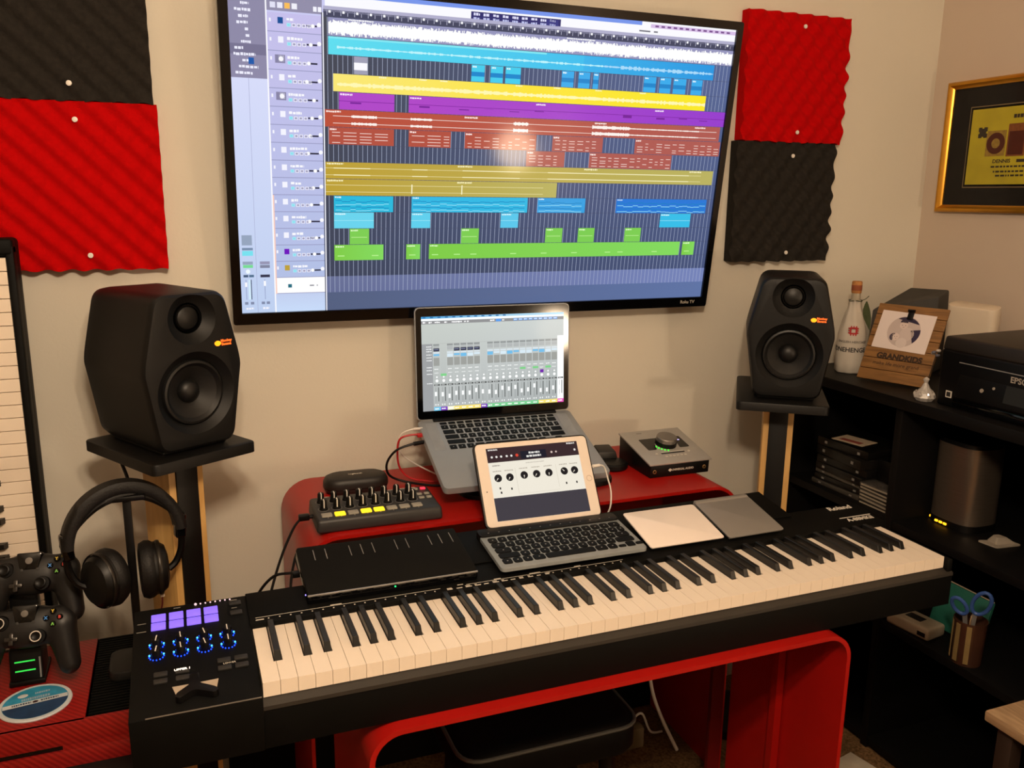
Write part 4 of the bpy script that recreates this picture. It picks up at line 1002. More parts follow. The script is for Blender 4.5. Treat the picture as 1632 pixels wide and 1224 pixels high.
# ================================================================ left: low table, console, pads, headphones, upright keyboard
tbl = thing('side_table', 'low black table under the red game console', 'table', (-0.42, 0.47, FZ))
tz = -0.2645
MB().box(-0.36, 0.262, -0.21, 0.265, tz-FZ-0.025, tz-FZ, 0.002).out('tabletop', blkwood_m, tbl)
for sx in (-0.33, 0.235):
    for sy in (-0.185, 0.24):
        MB().box(sx-0.02, sx+0.02, sy-0.02, sy+0.02, 0, tz-FZ-0.025, 0.001).out('leg', blkwood_m, tbl)

cz = -0.185
con = thing('game_console', 'game console wrapped in red carbon-pattern film with a black vented half', 'game console', (-0.257, 0.305, tz))
ch = cz - tz
carb = carbon_mat('red_carbon', (118, 12, 11), (150, 26, 22), 60)
MB().box(-0.1665, 0.092, 0.004, 0.274, 0.004, ch-0.004, 0.002).out('chassis', black_m, con)
MB().box(-0.1665, 0.0, -0.001, 0.274, ch-0.006, ch, 0.001).out('red_top', carb, con)
# front plate with a disc slot: built from strips around the slot
fp = MB()
fp.box(-0.1665, 0.092, -0.002, 0.005, 0.040, ch, 0.0006); fp.box(-0.1665, 0.092, -0.002, 0.005, 0.0, 0.030, 0.0006); fp.box(-0.035, 0.092, -0.002, 0.005, 0.030, 0.040)
fp.out('red_front', carb, con)
MB().box(-0.1665, -0.035, 0.003, 0.006, 0.030, 0.040).out('disc_slot', gloss_m, con)
MB().box(0.0, 0.092, 0.010, 0.274, ch-0.006, ch-0.004).out('vent_floor', gloss_m, con)
vs_ = MB().box(0.004, 0.089, -0.0018, 0.0018, 0, 0.0034).mesh('vent_slat', False); vs_.materials.append(blackm_m)
for k in range(30): link('vent_slat', vs_, None, con, T(0, 0.014+k*0.0088, ch-0.0040))

cst = thing('coaster', 'round blue and white printed coaster lying on the red console', 'coaster', (-0.336, 0.378, cz), (0, 0, R(8)))
MB().lathe([(0, 0), (0.054, 0), (0.055, 0.002), (0.054, 0.004), (0, 0.004)], 48).out('disc', mat('coaster_white', (196, 204, 210), 0.5), cst)
cm2 = T(0, 0, 0.0042)
MB().lathe([(0.0485, 0), (0, 0.0002)], 48).out('blue_print', mat('coaster_blue', (46, 140, 180), 0.5, var=0.2, vscale=40), cst, cm2)
MB().prism([(0.0480*math.cos(R(a)), 0.0480*math.sin(R(a))) for a in range(182, 359, 8)], 0.0002, 0.0004).out('navy_print', mat('coaster_navy', (30, 58, 96), 0.5, var=0.25, vscale=40), cst, cm2)
MB().box(-0.0475, 0.0475, -0.005, 0.006, 0.0004, 0.0006).out('white_band', mat('coaster_white', (196, 204, 210)), cst, cm2, smooth=False)
def bars(x0, x1, y, h, z, seed):
    mb = MB(); x = x0; rr = random.Random(seed)
    while x < x1:
        l = rr.uniform(0.0015, 0.0032); mb.box(x, min(x+l, x1), y-h*rr.uniform(.4, .5), y+h*rr.uniform(.4, .5), z, z+0.0002); x += l + 0.0010
    return mb
ink_m = mat('coaster_ink', (40, 60, 90), 0.5)
bars(-0.034, -0.006, 0.0005, 0.005, 0.0006, 1).out('printed_line', ink_m, cst, cm2, smooth=False)
bars(0.008, 0.034, 0.0005, 0.005, 0.0006, 2).out('printed_line', ink_m, cst, cm2, smooth=False)
MB().lathe([(0.0045, 0.0006), (0.0040, 0.0009), (0, 0.0010)], 16, sy=0.8).out('printed_dot', mat('coaster_dot', (58, 30, 40), 0.5), cst, cm2)
MB().sphere((-0.018, 0.026, 0.0008), 0.008, 0.006, 0.0006, 14, 6).out('printed_mark', MATS['coaster_white'], cst, cm2)
bars(-0.020, 0.022, 0.0130, 0.008, 0.0004, 3).out('printed_line', mat('coaster_pale', (150, 176, 196), 0.5), cst, cm2, smooth=False)
bars(0.000, 0.022, 0.0270, 0.006, 0.0004, 4).out('printed_line', MATS['coaster_pale'], cst, cm2, smooth=False)

# charging dock
dock = thing('charging_dock', 'black charging dock with green lights holding two gamepads', 'charger', (-0.356, 0.4760, cz))
MB().box(-0.028, 0.028, -0.034, 0.045, 0, 0.010, 0.003).out('foot', black_m, dock)
MB().hexa([(-0.026, -0.032, 0.006), (0.026, -0.032, 0.006), (0.026, 0.03, 0.006), (-0.026, 0.03, 0.006), (-0.025, -0.024, 0.064), (0.025, -0.024, 0.064), (0.025, 0.03, 0.070), (-0.025, 0.03, 0.070)], 0.004).out('front_block', black_m, dock)
MB().hexa([(-0.024, 0.0, 0.05), (0.024, 0.0, 0.05), (0.024, 0.03, 0.05), (-0.024, 0.03, 0.05), (-0.022, 0.022, 0.180), (0.022, 0.022, 0.180), (0.022, 0.04, 0.180), (-0.022, 0.04, 0.180)], 0.004).out('column', black_m, dock)
gr = mat('dock_green', (60, 220, 90), 0.4, emit=(40, 200, 70), estr=0.9)
for z in (0.026, 0.042):
    MB().box(-0.017, 0.014, -0.0011, 0.0011, 0, 0.0022).out('green_light', gr, dock, T(0, -0.0312+(z-0.008)*0.138, z))
MB().box(0.020, 0.0225, -0.001, 0.001, 0, 0.036).out('chrome_trim', alu_m, dock, T(0, -0.0315, 0.012) @ RX(-8))

pad_me = None
padk_m = mat('gamepad_black', (24, 23, 23), 0.42, var=0.08, spec=0.4)
def gamepad(label, loc, tilt, yaw, roll, ring):
    global pad_me
    t = thing('gamepad', label, 'gamepad', loc, (R(tilt), R(roll), R(yaw)), 'gamepads on the charging dock')
    if pad_me is None:
        b = MB()
        b.sphere((0, 0.012, 0.0), 0.066, 0.036, 0.019, 28, 16)
        b.box(-0.045, 0.045, -0.012, 0.042, -0.018, 0.014, 0.008, 3)
        for s in (-1, 1):
            for k in range(9):
                q = k/8; b.sphere((s*(0.050+0.014*q), 0.012-0.066*q, -0.002-0.010*q), 0.026-0.008*q, 0.026-0.006*q, 0.021-0.004*q, 18, 12)
            b.sphere((s*0.048, 0.014, 0.001), 0.030, 0.030, 0.017, 18, 12)
        pad_me = evaluated(b.mesh('gm'), [m_remesh(0.0028), m_smooth(10)])
        pad_me.materials.clear(); pad_me.materials.append(padk_m); pad_me.shade_smooth()
    link('shell', pad_me, None, t)
    MB().prism(roundpoly([(-0.014, 0.018), (0.014, 0.018), (0.020, 0.047), (-0.020, 0.047)], 0.004, 4), 0.006, 0.0195, bev=0.002).out('faceplate', gloss_m, t)
    MB().lathe([(0.0058, 0), (0.0056, 0.0014), (0, 0.0018)], 20, T(0, 0.033, 0.0193)).out('logo_button', mat('logo_grey', (120, 116, 112), 0.3, metal=0.4), t)
    for x, y in ((-0.036, 0.020), (0.020, -0.006)):
        MB().lathe([(0.0135, 0), (0.0115, 0.003), (0.006, 0.003), (0.0055, 0.010), (0.0088, 0.0125), (0.0088, 0.0150), (0.0074, 0.0155), (0.0055, 0.0142), (0, 0.0138)], 26, T(x, y, 0.0150)).out('thumbstick', black_m, t)
        if ring: MB().lathe([(0.0074, 0.0160), (0.0082, 0.0166), (0.0090, 0.0160)], 26, T(x, y, 0.0150)).out('stick_ring', white_m, t)
    MB().box(-0.030, -0.010, -0.0105, -0.0035, 0.012, 0.0195, 0.0015).box(-0.0235, -0.0165, -0.017, 0.003, 0.012, 0.0195, 0.0015).out('direction_pad', mat('dpad', (58, 55, 52), 0.3, metal=0.5), t)
    for x, y, c, ch_ in ((0.0, 0.0105, (210, 180, 60), 'Y'), (-0.0105, 0.0, (60, 130, 200), 'X'), (0.0105, 0.0, (205, 60, 50), 'B'), (0.0, -0.0105, (110, 180, 70), 'A')):
        o = MB().lathe([(0.0050, 0), (0.0049, 0.0030), (0.0035, 0.0042), (0, 0.0045)], 18, T(0.043+x, 0.022+y, 0.0155)).out('face_button', gloss_m, t)
        text('button_letter', ch_, 0.0068, mat('letter_'+ch_, c, 0.4, emit=c, estr=0.15), o, T(0.043+x, 0.022+y, 0.0203), bold=0.0003)
    for x in (-0.011, 0.013): MB().lathe([(0.0026, 0), (0.0024, 0.001), (0, 0.0012)], 12, T(x, 0.018, 0.0185)).out('menu_button', dark_m, t)
    return t
gamepad('black gamepad with plain thumbsticks on the upper arm of the charging dock', (-0.338, 0.478, -0.010), 62, -6, 0, False)
gamepad('black gamepad with white-ringed thumbsticks on the lower arm of the charging dock', (-0.347, 0.440, -0.088), 62, -6, 0, True)

# headphones on their stand
hst = thing('headphone_stand', 'thin black post stand holding the headphones', 'headphone stand', (-0.176, 0.43, cz))
MB().prism(rrect(0.10, 0.085, 0.02, -0.002, 0.018), 0, 0.016, bev=0.003).out('foot', mat('stand_black', (14, 13, 12), 0.5), hst)
MB().box(-0.0065, 0.0065, -0.0065, 0.0065, 0.012, 0.328, 0.002).out('post', black_m, hst)
MB().box(-0.030, 0.030, -0.013, 0.013, 0.319, 0.329, 0.003).out('rest', black_m, hst)
hpn = thing('headphones', 'black over-ear headphones hanging on the post stand', 'headphones', (-0.183, 0.432, 0.060), (R(-3), 0, R(14)))
def arc(r, a0, a1, n, z=0, sx=1.0): return [(r*math.cos(R(a0+(a1-a0)*k/n))*sx, 0, r*math.sin(R(a0+(a1-a0)*k/n))+z) for k in range(n+1)]
def band(rin, rout, w, a0, a1, n=28, sx=1.0, taper=False):
    rings = []; rin0 = rin
    for k in range(n+1):
        a = R(a0+(a1-a0)*k/n); c, s_ = math.cos(a), math.sin(a)
        if taper: rin = rout - (rout-rin0)*max(0.05, math.sin(math.pi*k/n))**0.5
        rings.append([(c*rin*sx, -w*0.8, s_*rin), (c*rin*sx, w*0.8, s_*rin), (c*(rin+rout)/2*sx, w, s_*(rin+rout)/2), (c*rout*sx, w*0.75, s_*rout), (c*rout*sx, -w*0.75, s_*rout), (c*(rin+rout)/2*sx, -w, s_*(rin+rout)/2)])
    return rings
leather = mat('leatherette', (15, 13, 12), 0.55, spec=0.3, var=0.15, bump=0.3, bscale=300)
MB().loft(band(0.088, 0.107, 0.021, 4, 176, sx=0.93)).out('headband', leather, hpn, ang=60)
MB().loft(band(0.076, 0.090, 0.017, 26, 154, sx=0.93, taper=True)).out('band_cushion', leather, hpn, ang=60)
for s in (-1, 1):
    MB().box(-0.009, 0.009, -0.012, 0.012, -0.020, 0.024, 0.004, 3, mx=T(s*0.090, 0, 0.008) @ RY(s*4)).out('slider', gloss_m, hpn)
    MB().tube([(s*0.092, 0, -0.012), (s*0.090, 0.004, -0.035), (s*0.080, 0.006, -0.058), (s*0.066, 0.004, -0.068)], 0.0062, 8).out('yoke', black_m, hpn)
    cupm = T(s*0.040, -0.004, -0.058) @ RZ(-s*26 if s < 0 else -s*8) @ RY(s*90) @ RZ(0)
    MB().lathe([(0, 0.024), (0.020, 0.024), (0.034, 0.020), (0.041, 0.010), (0.042, 0.0), (0.039, -0.004)], 32, sx=1.12).out('ear_cup', mat('cup_black', (12, 11, 10), 0.42, spec=0.3, var=0.1), hpn, cupm)
    MB().lathe([(0.0425, 0.012), (0.0435, 0.010), (0.0435, 0.007), (0.0425, 0.005)], 32, sx=1.12).out('cup_trim', mat('trim_grey', (44, 40, 36), 0.35, metal=0.6), hpn, cupm)
    MB().lathe([(0.041, 0.002), (0.045, -0.004), (0.046, -0.012), (0.042, -0.021), (0.033, -0.023), (0.024, -0.018), (0.020, -0.008), (0, -0.006)], 32, sx=1.12).out('ear_cushion', leather, hpn, cupm)
MB().box(-0.0035, 0.0035, -0.003, 0.003, -0.012, 0.0, 0.001, mx=T(0.048, -0.012, -0.098)).out('plug', white_m, hpn)
MB().tube([(0.048, -0.012, -0.108), (0.047, -0.010, -0.125), (0.044, 0.0, -0.15), (0.042, 0.01, -0.20), (0.04, 0.02, -0.235)], 0.0014, 6).out('lead', mat('dark_red_lead', (90, 20, 22), 0.5), hpn)
# lead hanging from the left stand
tag(MB().tube([(-0.192, 0.560, 0.182), (-0.186, 0.545, 0.165), (-0.176, 0.520, 0.135), (-0.178, 0.500, 0.10), (-0.183, 0.480, 0.0), (-0.184, 0.485, -0.17)], 0.0030, 8).out('speaker_cable', black_m, None), 'black speaker cable dropping from the stand plate above the headphones', 'cable')

# keyboard standing on its end against the wall
uk = thing('upright_keyboard', 'slim black keyboard with white keys standing on its end against the wall', 'piano', (-0.336, 0.70, tz))
ztop = 0.562 - tz
MB().box(-0.24, 0.0, -0.030, 0.016, 0.0, ztop, 0.008, 3).out('body', blackm_m, uk)
MB().box(-0.16, -0.010, -0.036, -0.028, 0.02, ztop-0.030, 0.001).out('key_bed', black_m, uk)
MB().box(-0.013, 0.0, -0.052, -0.02, 0.0, ztop-0.012, 0.003).out('side_rail', blackm_m, uk)
MB().box(-0.24, 0.0, -0.053, -0.02, ztop-0.030, ztop, 0.006, 3).out('end_cap', blackm_m, uk)
wk = MB().box(-0.150, -0.0135, -0.050, -0.034, 0.0006, 0.0236, 0.0006, 1).mesh('white_key', False); wk.materials.append(ivory_m)
bk2 = MB().hexa([(-0.150, -0.061, -0.0050), (-0.068, -0.061, -0.0050), (-0.068, -0.061, 0.0050), (-0.150, -0.061, 0.0050),
                 (-0.150, -0.045, -0.0060), (-0.060, -0.045, -0.0060), (-0.060, -0.045, 0.0060), (-0.150, -0.045, 0.0060)]).mesh('black_key', False); bk2.materials.append(bkey_m)
bmesh_fix = bmesh.new(); bmesh_fix.from_mesh(bk2); bmesh.ops.recalc_face_normals(bmesh_fix, faces=bmesh_fix.faces[:]); bmesh_fix.to_mesh(bk2); bmesh_fix.free()
for k in range(31):
    z = ztop - 0.033 - (k+1)*0.0242
    if z < 0.02: break
    link('white_key', wk, None, uk, T(0, 0, z))
    if k % 7 in (0, 1, 2, 4, 5): link('black_key', bk2, None, uk, T(0, 0, z))

# ================================================================ right: black cabinet and what stands on it
CT = 0.207
cab = thing('cabinet', 'black open-fronted cabinet along the side wall', 'cabinet', (1.66, 0.1, FZ))
cmx = T(-1.66, -0.1, -FZ)
X0, X1, Y0, Y1 = 1.452, 1.862, -0.72, 0.745
cabm = mat('cabinet_black', (7, 6, 6), 0.55, spec=0.25, var=0.3, vscale=10, stretch=(1, 6, 1))
MB().box(X0-0.012, X1, Y0, Y1, CT-0.026, CT, 0.002).out('top_board', cabm, cab, cmx)
MB().box(X1-0.01, X1, Y0, Y1, FZ, CT-0.026).out('back_panel', cabm, cab, cmx)
for y in (Y1-0.02, 0.350, -0.10, Y0): MB().box(X0, X1-0.01, y, y+0.02, FZ, CT-0.026, 0.001).out('upright', cabm, cab, cmx)
for z in (-0.090, -0.340, -0.66): MB().box(X0+0.002, X1-0.01, Y0+0.02, Y1-0.02, z-0.02, z, 0.001).out('shelf', cabm, cab, cmx)

# wrapped bottle
bt = thing('wrapped_bottle', 'corked bottle wrapped in white printed paper with a red emblem', 'bottle', (1.548, 0.632, CT), (0, 0, R(-40)))
glass = mat('green_glass', (60, 70, 50), 0.15, var=0.1)
MB().lathe([(0, 0.01), (0.030, 0.01), (0.031, 0.11), (0.022, 0.145), (0.0115, 0.170), (0.011, 0.205), (0.012, 0.206), (0.012, 0.213), (0, 0.213)], 28).out('glass', mat('neck_glass', (170, 160, 140), 0.15, var=0.05), bt)
MB().lathe([(0.0115, 0.205), (0.0125, 0.207), (0.0125, 0.233), (0.011, 0.2355), (0, 0.236)], 24).out('cork', mat('cork', (176, 120, 66), 0.8, var=0.2, vscale=150), bt)
MB().lathe([(0.0129, 0.212), (0.0129, 0.226)], 24).out('cork_stamp', mat('cork_stamp', (140, 74, 44), 0.8), bt)
rnd = random.Random(9); rings = []; seg = 40
for z, r_ in ((0.001, 0.033), (0.004, 0.0365), (0.03, 0.037), (0.07, 0.036), (0.10, 0.0345), (0.13, 0.0275), (0.155, 0.0205), (0.172, 0.0155), (0.185, 0.0145), (0.188, 0.0165)):
    rings.append([((r_ + (0.0016 if z < 0.03 or z > 0.11 else 0.0003)*math.sin(i*2*math.pi*7/seg + z*40) + rnd.uniform(-.0004, .0004))*math.cos(2*math.pi*i/seg), (r_ + (0.0016 if z < 0.03 or z > .11 else .0003)*math.sin(i*2*math.pi*7/seg + z*40))*math.sin(2*math.pi*i/seg), z) for i in range(seg)])
MB().loft(rings, cap=False).out('paper_wrap', mat('tissue_paper', (198, 190, 178), 0.7, var=0.05), bt, ang=60)
MB().tube([(0.0155*math.cos(R(a)), 0.0155*math.sin(R(a)), 0.186+0.001*math.sin(R(a*3))) for a in range(0, 360, 20)], 0.0012, 6, closed=True, smooth=3).tube([(0.012, -0.010, 0.187), (0.022, -0.014, 0.192), (0.030, -0.012, 0.200)], 0.0010, 6).out('twine', mat('twine', (66, 70, 52), 0.9), bt)
for a_, l_ in ((0, 0.075), (14, 0.06)):
    me_ = MB().loft([[(0.001*w_, 0.0, -q*l_) if False else (w_*0.009*math.sin(math.pi*min(1, q*0.94+0.05)), 0.003*math.sin(q*4), -q*l_) for w_ in (-1, -0.3, 0.3, 1)] for q in (0, .15, .35, .55, .75, .9, 1)], closed=False, cap=False)
    me_.out('leaf', mat('dried_leaf', (64, 74, 44), 0.7, var=0.3), bt, T(0.026, -0.008, 0.186) @ RZ(20+a_) @ RY(-10+a_*0.4))
def wraptext(body, size, z, m, r=0.0362, a0=0.0, bold=0.0):
    o = text('lettering', body, size, m, bt, Matrix.Identity(4), bold=bold); me = o.data
    for v in me.vertices:
        a = v.co.x / r + R(a0) - math.pi/2; v.co = Vector(((r+0.0008+v.co.z)*math.cos(a), (r+0.0008+v.co.z)*math.sin(a), z + v.co.y))
wraptext('ENGLISH HERITAGE', 0.0085, 0.083, mat('grey_ink', (96, 92, 90), 0.7))
wraptext('STONEHENGE', 0.0165, 0.062, mat('dark_ink', (40, 38, 40), 0.7), bold=0.0003, a0=-24)
# red crenellated square emblem
em = MB()
def wq(mb, x0, x1, z0, z1, r=0.0352):
    pts = []
    for x, z in ((x0, z0), (x1, z0), (x1, z1), (x0, z1)): 
        a = x/r - math.pi/2; pts.append(((r+.0008)*math.cos(a), (r+.0008)*math.sin(a), z))
    pin = [(p[0]*.95, p[1]*.95, p[2]) for p in pts]
    mb.loft([pin, pts])
for k in range(4):
    for (x0, x1, z0, z1) in ((-0.011, 0.011, 0.0065, 0.0105),):
        pass
Z0 = 0.112
for (x0, x1, z0, z1) in ((-0.009, 0.009, 0.005, 0.009), (-0.009, 0.009, -0.009, -0.005), (-0.009, -0.005, -0.005, 0.005), (0.005, 0.009, -0.005, 0.005)): wq(em, x0, x1, Z0+z0, Z0+z1)
for k in (-0.0065, -0.0005, 0.0055):
    wq(em, k-0.0005, k+0.0022, Z0+0.009, Z0+0.0125); wq(em, k-0.0005, k+0.0022, Z0-0.0125, Z0-0.009); wq(em, -0.0125, -0.009, Z0+k-0.0005, Z0+k+0.0022); wq(em, 0.009, 0.0125, Z0+k-0.0005, Z0+k+0.0022)
em.out('red_emblem', mat('emblem_red', (176, 30, 36), 0.6), bt, smooth=False)

# photo board of wooden slats with a clip
pf = thing('photo_board', 'wooden slat photo board with a clipped snapshot and burnt lettering', 'photo frame', (1.495, 0.548, CT+0.006), (R(64), 0, R(-69.5)))
bw, bh = 0.170, 0.200
slat_m = wood_mat('board_wood', (116, 80, 40), (146, 104, 56), 20, (0.6, 6, 6))
for k in range(7): MB().box(0.0, bw, k*bh/7+0.0006, (k+1)*bh/7-0.0006, -0.006, 0.0, 0.0006, 1).out('slat', slat_m, pf)
MB().box(0.03, 0.045, 0.005, bh-0.005, -0.012, -0.006).box(bw-0.045, bw-0.03, 0.005, bh-0.005, -0.012, -0.006).out('batten', slat_m, pf)
MB().hexa([(0.07, 0.09, -0.012), (0.10, 0.09, -0.012), (0.10, 0.11, -0.012), (0.07, 0.11, -0.012), (0.07, 0.042, -0.09), (0.10, 0.042, -0.09), (0.10, 0.055, -0.09), (0.07, 0.055, -0.09)]).out('easel_leg', slat_m, pf)
cp = Canvas(0.132, 0.098)
cp.rect(0, 0, 1, 1, (228, 216, 214), 0)
cp.disc(.5, .5, .30, (196, 182, 180), 1, 28)
cp.quad([(.5+.30*math.cos(R(a)), .5-.30*1.277*math.sin(R(a))) for a in range(35, 130, 6)], (40, 32, 62), 2)
cp.quad([(.5+.30*math.cos(R(a)), .5-.30*1.277*math.sin(R(a))) for a in range(-45, 20, 6)] + [(.62, .45)], (44, 36, 70), 2)
cp.disc(.47, .34, .075, (214, 198, 194), 3, 16); cp.disc(.46, .27, .07, (52, 44, 66), 3, 14, 0, 180)
cp.disc(.38, .66, .075, (216, 200, 196), 3, 16); cp.disc(.35, .67, .075, (70, 62, 84), 3, 14, 80, 260); cp.disc(.385, .665, .055, (220, 204, 200), 4, 14)
cp.disc(.57, .56, .13, (206, 192, 190), 2, 18); cp.disc(.52, .80, .10, (214, 202, 200), 3, 16)
cp.disc(.44, .34, .008, (70, 56, 60), 5, 8); cp.disc(.50, .34, .008, (70, 56, 60), 5, 8); cp.rect(.455, .385, .49, .393, (120, 84, 82), 5)
cp.disc(.37, .66, .007, (70, 56, 60), 5, 8); cp.disc(.41, .65, .007, (70, 56, 60), 5, 8); cp.rect(.385, .70, .41, .707, (120, 84, 82), 5)
cp.out('snapshot', canvas_mat('photo_print', 1, False), pf, T(0.080, 0.1315, 0.0012) @ RZ(-1.5) @ RX(-90))
MB().box(-0.007, 0.007, 0.0, 0.026, 0.0015, 0.0055, 0.001).cyl((-0.008, 0.022, 0.006), (0.008, 0.022, 0.006), 0.0035, seg=10).out('clip', black_m, pf, T(0.086, 0.163, 0))
burn_m = mat('burnt_ink', (52, 34, 20), 0.8)
text('lettering', 'GRANDKIDS', 0.0195, burn_m, pf, T(0.088, 0.064, 0.0003), bold=0.0010)
text('lettering', 'make life more grand', 0.0130, burn_m, pf, T(0.085, 0.045, 0.0003))

# dark faceted speaker box and white domed unit behind
dk_t = thing('desktop_speaker', 'dark grey wedge-topped box standing in the corner behind the photo board', 'speaker', (1.745, 0.640, CT), (0, 0, R(-64)))
MB().hexa([(-0.085, -0.05, 0), (0.085, -0.05, 0), (0.085, 0.05, 0), (-0.085, 0.05, 0), (-0.085, -0.045, 0.150), (0.080, -0.045, 0.200), (0.078, 0.045, 0.210), (-0.02, 0.045, 0.210)], 0.005, 3).out('case', mat('cloth_grey', (62, 60, 57), 0.75, var=0.1, bump=0.2, bscale=600), dk_t)
MB().box(-0.06, 0.06, -0.0505, -0.0495, 0.02, 0.13).out('grille', blackm_m, dk_t)
wr = thing('white_router', 'white rounded tower unit standing behind the black printer', 'router', (1.765, 0.462, CT), (0, 0, R(-72)))
prf = roundpoly([(-0.060, -0.022), (0.060, -0.022), (0.060, 0.022), (-0.060, 0.022)], 0.02, 6)
MB().loft([[(p[0]*k, p[1]*k, z + (p[0]*-0.03 if z > .1 else 0) + p[1]*(0.2 if z > .1 else 0)) for p in prf] for z, k in ((0, .98), (0.01, 1), (0.182, 1), (0.1855, .985), (0.186, .96))]).out('shell', mat('router_white', (214, 200, 180), 0.45, var=0.02), wr, ang=45)
MB().prism(rrect(0.125, 0.05, 0.02), -0.0, 0.006).out('foot', dark_m, wr)

# clear ornament
orn = thing('glass_ornament', 'small clear faceted glass ornament at the edge of the cabinet top', 'ornament', (1.476, 0.318, CT))
cr = mat('crystal', (212, 206, 200), 0.12, var=0.15, vscale=200, spec=0.8, trans=0.35)
MB().lathe([(0, 0), (0.018, 0), (0.024, 0.008), (0.020, 0.018), (0.010, 0.028), (0.004, 0.040), (0.007, 0.048), (0, 0.054)], 9).out('crystal_body', cr, orn, smooth=False)
for k in range(7):
    a = k*0.9; MB().lathe([(0, 0), (0.006, 0.004), (0.004, 0.014), (0, 0.018)], 6, T(0.016*math.cos(a), 0.016*math.sin(a), 0.004) @ RZ(k*40) @ RY(25)).out('facet', cr, orn, smooth=False)
fl = MB().cyl((0.004, 0, 0.045), (0.012, -0.006, 0.10), 0.0008, seg=6)
fl.out('wire_stem', dark_m, orn)
for k in range(4): MB().sphere((0.012+0.006*math.cos(k*1.6), -0.006+0.006*math.sin(k*1.6), 0.102+0.004*k), 0.006, 0.005, 0.0035, 10, 6).out('petal', cr if k % 2 else mat('grey_petal', (90, 90, 104), 0.4), orn)

# printer
prn = thing('printer', 'black inkjet printer standing on the black cabinet', 'printer', (1.662, 0.083, CT), (0, 0, R(-90)))
pb = mat('printer_black', (9, 8, 8), 0.4, var=0.1, spec=0.25)
MB().box(-0.205, 0.195, -0.185, 0.175, 0.0, 0.124, 0.006, 3).out('body', pb, prn)
MB().hexa([(-0.205, -0.184, 0.122), (0.195, -0.184, 0.122), (0.195, 0.175, 0.122), (-0.205, 0.175, 0.122), (-0.203, -0.180, 0.152), (0.193, -0.180, 0.152), (0.193, 0.172, 0.156), (-0.203, 0.172, 0.156)], 0.005, 3).out('scanner_lid', mat('printer_lid', (30, 25, 21), 0.5, var=0.1), prn)
MB().box(-0.155, 0.19, -0.1860, -0.1835, 0.100, 0.1020).out('chrome_line', alu_m, prn)
MB().hexa([(-0.15, -0.196, 0.028), (0.15, -0.196, 0.028), (0.15, -0.182, 0.028), (-0.15, -0.182, 0.028), (-0.15, -0.186, 0.076), (0.15, -0.186, 0.076), (0.15, -0.182, 0.076), (-0.15, -0.182, 0.076)], 0.002).out('control_panel', black_m, prn)
cpm = T(0, -0.1962, 0.028) @ RX(90-10.1)
MB().box(-0.035, 0.025, 0.012, 0.048, 0, 0.0006).out('display', mat('display_dark', (20, 22, 20), 0.5), prn, cpm)
for x, y, r_ in ((-0.088, 0.026, 0.0045), (-0.062, 0.036, 0.0032), (0.045, 0.036, 0.0025), (0.057, 0.030, 0.0032), (0.069, 0.036, 0.0025), (0.057, 0.018, 0.0025), (0.057, 0.044, 0.0025)):
    MB().lathe([(r_, 0), (r_*.9, 0.001), (0, 0.0012)], 14, T(x, y, 0.0)).out('button', mat('panel_button', (150, 140, 128), 0.4), prn, cpm)
text('maker_name', 'EPSON', 0.017, mat('silver_print', (150, 142, 132), 0.4), prn, T(-0.005, -0.1856, 0.0880) @ RX(90), bold=0.0004)
MB().box(-0.180, -0.165, -0.1862, -0.1848, 0.020, 0.035).out('sticker', print_m, prn, smooth=False)
MB().box(-0.1775, -0.1675, -0.1868, -0.1860, 0.0225, 0.0325).out('sticker_mark', dark_m, prn, smooth=False)
MB().box(-0.16, 0.16, -0.188, -0.184, 0.006, 0.022, 0.002).out('paper_tray', gloss_m, prn)

# first shelf of the cabinet
SH1 = -0.090
gl_m = mat('clear_case', (74, 70, 66), 0.2, var=0.2, spec=0.7)
rnd = random.Random(21)
z = SH1
for k, (h, c) in enumerate(((0.012, (66, 62, 56)), (0.016, (20, 19, 18)), (0.012, (88, 84, 76)), (0.020, (18, 17, 16)), (0.020, (16, 15, 14)), (0.024, (22, 20, 18)), (0.022, (14, 13, 12)))):
    o = thing('hard_drive_case', 'flat dark drive case, %s in the tall stack on the cabinet shelf' % ('lowest', 'second from below', 'third from below', 'fourth from below', 'third from the top', 'second from the top', 'topmost')[k], 'drive', (1.555+rnd.uniform(-.006, .006), 0.565+rnd.uniform(-.006, .006), z), (0, 0, R(rnd.uniform(-4, 4))), 'drive cases stacked in the cabinet')
    MB().box(-0.075, 0.075, -0.085, 0.085, 0, h-0.0004, 0.002).out('case', mat('drive_%d' % k, c, 0.3, var=0.1), o)
    for ly in (-0.06, 0.05): MB().box(-0.0765, -0.0745, ly, ly+0.008, h*.35, h*.65).out('latch', alu_m, o, smooth=False)
    z += h
card = thing('printed_card', 'pale printed card lying on top of the stacked drive cases', 'card', (1.535, 0.575, z), (0, 0, R(12)))
MB().box(-0.032, 0.032, -0.045, 0.045, 0, 0.001).out('card_sheet', mat('card_cream', (196, 176, 150), 0.6), card)
MB().box(-0.022, -0.004, -0.03, 0.03, 0.0009, 0.0013).out('printed_band', mat('card_red', (150, 70, 60), 0.6), card, smooth=False)
gj = thing('clear_jar', 'small clear plastic jar beside the stacked drive cases', 'jar', (1.575, 0.4500, SH1+0.112))
MB().lathe([(0, 0), (0.020, 0), (0.021, 0.004), (0.021, 0.045), (0.018, 0.050), (0.018, 0.056), (0, 0.056)], 24).out('jar_body', gl_m, gj)
MB().lathe([(0.0185, 0.046), (0.0195, 0.047), (0.0195, 0.055), (0.0185, 0.056)], 24).out('rim', alu_m, gj)
bx = thing('black_box', 'black storage box under the clear jar in the cabinet', 'box', (1.575, 0.4380, SH1+0.056))
MB().box(-0.06, 0.06, -0.033, 0.033, 0, 0.0555, 0.002).out('carton', black_m, bx)
z = SH1
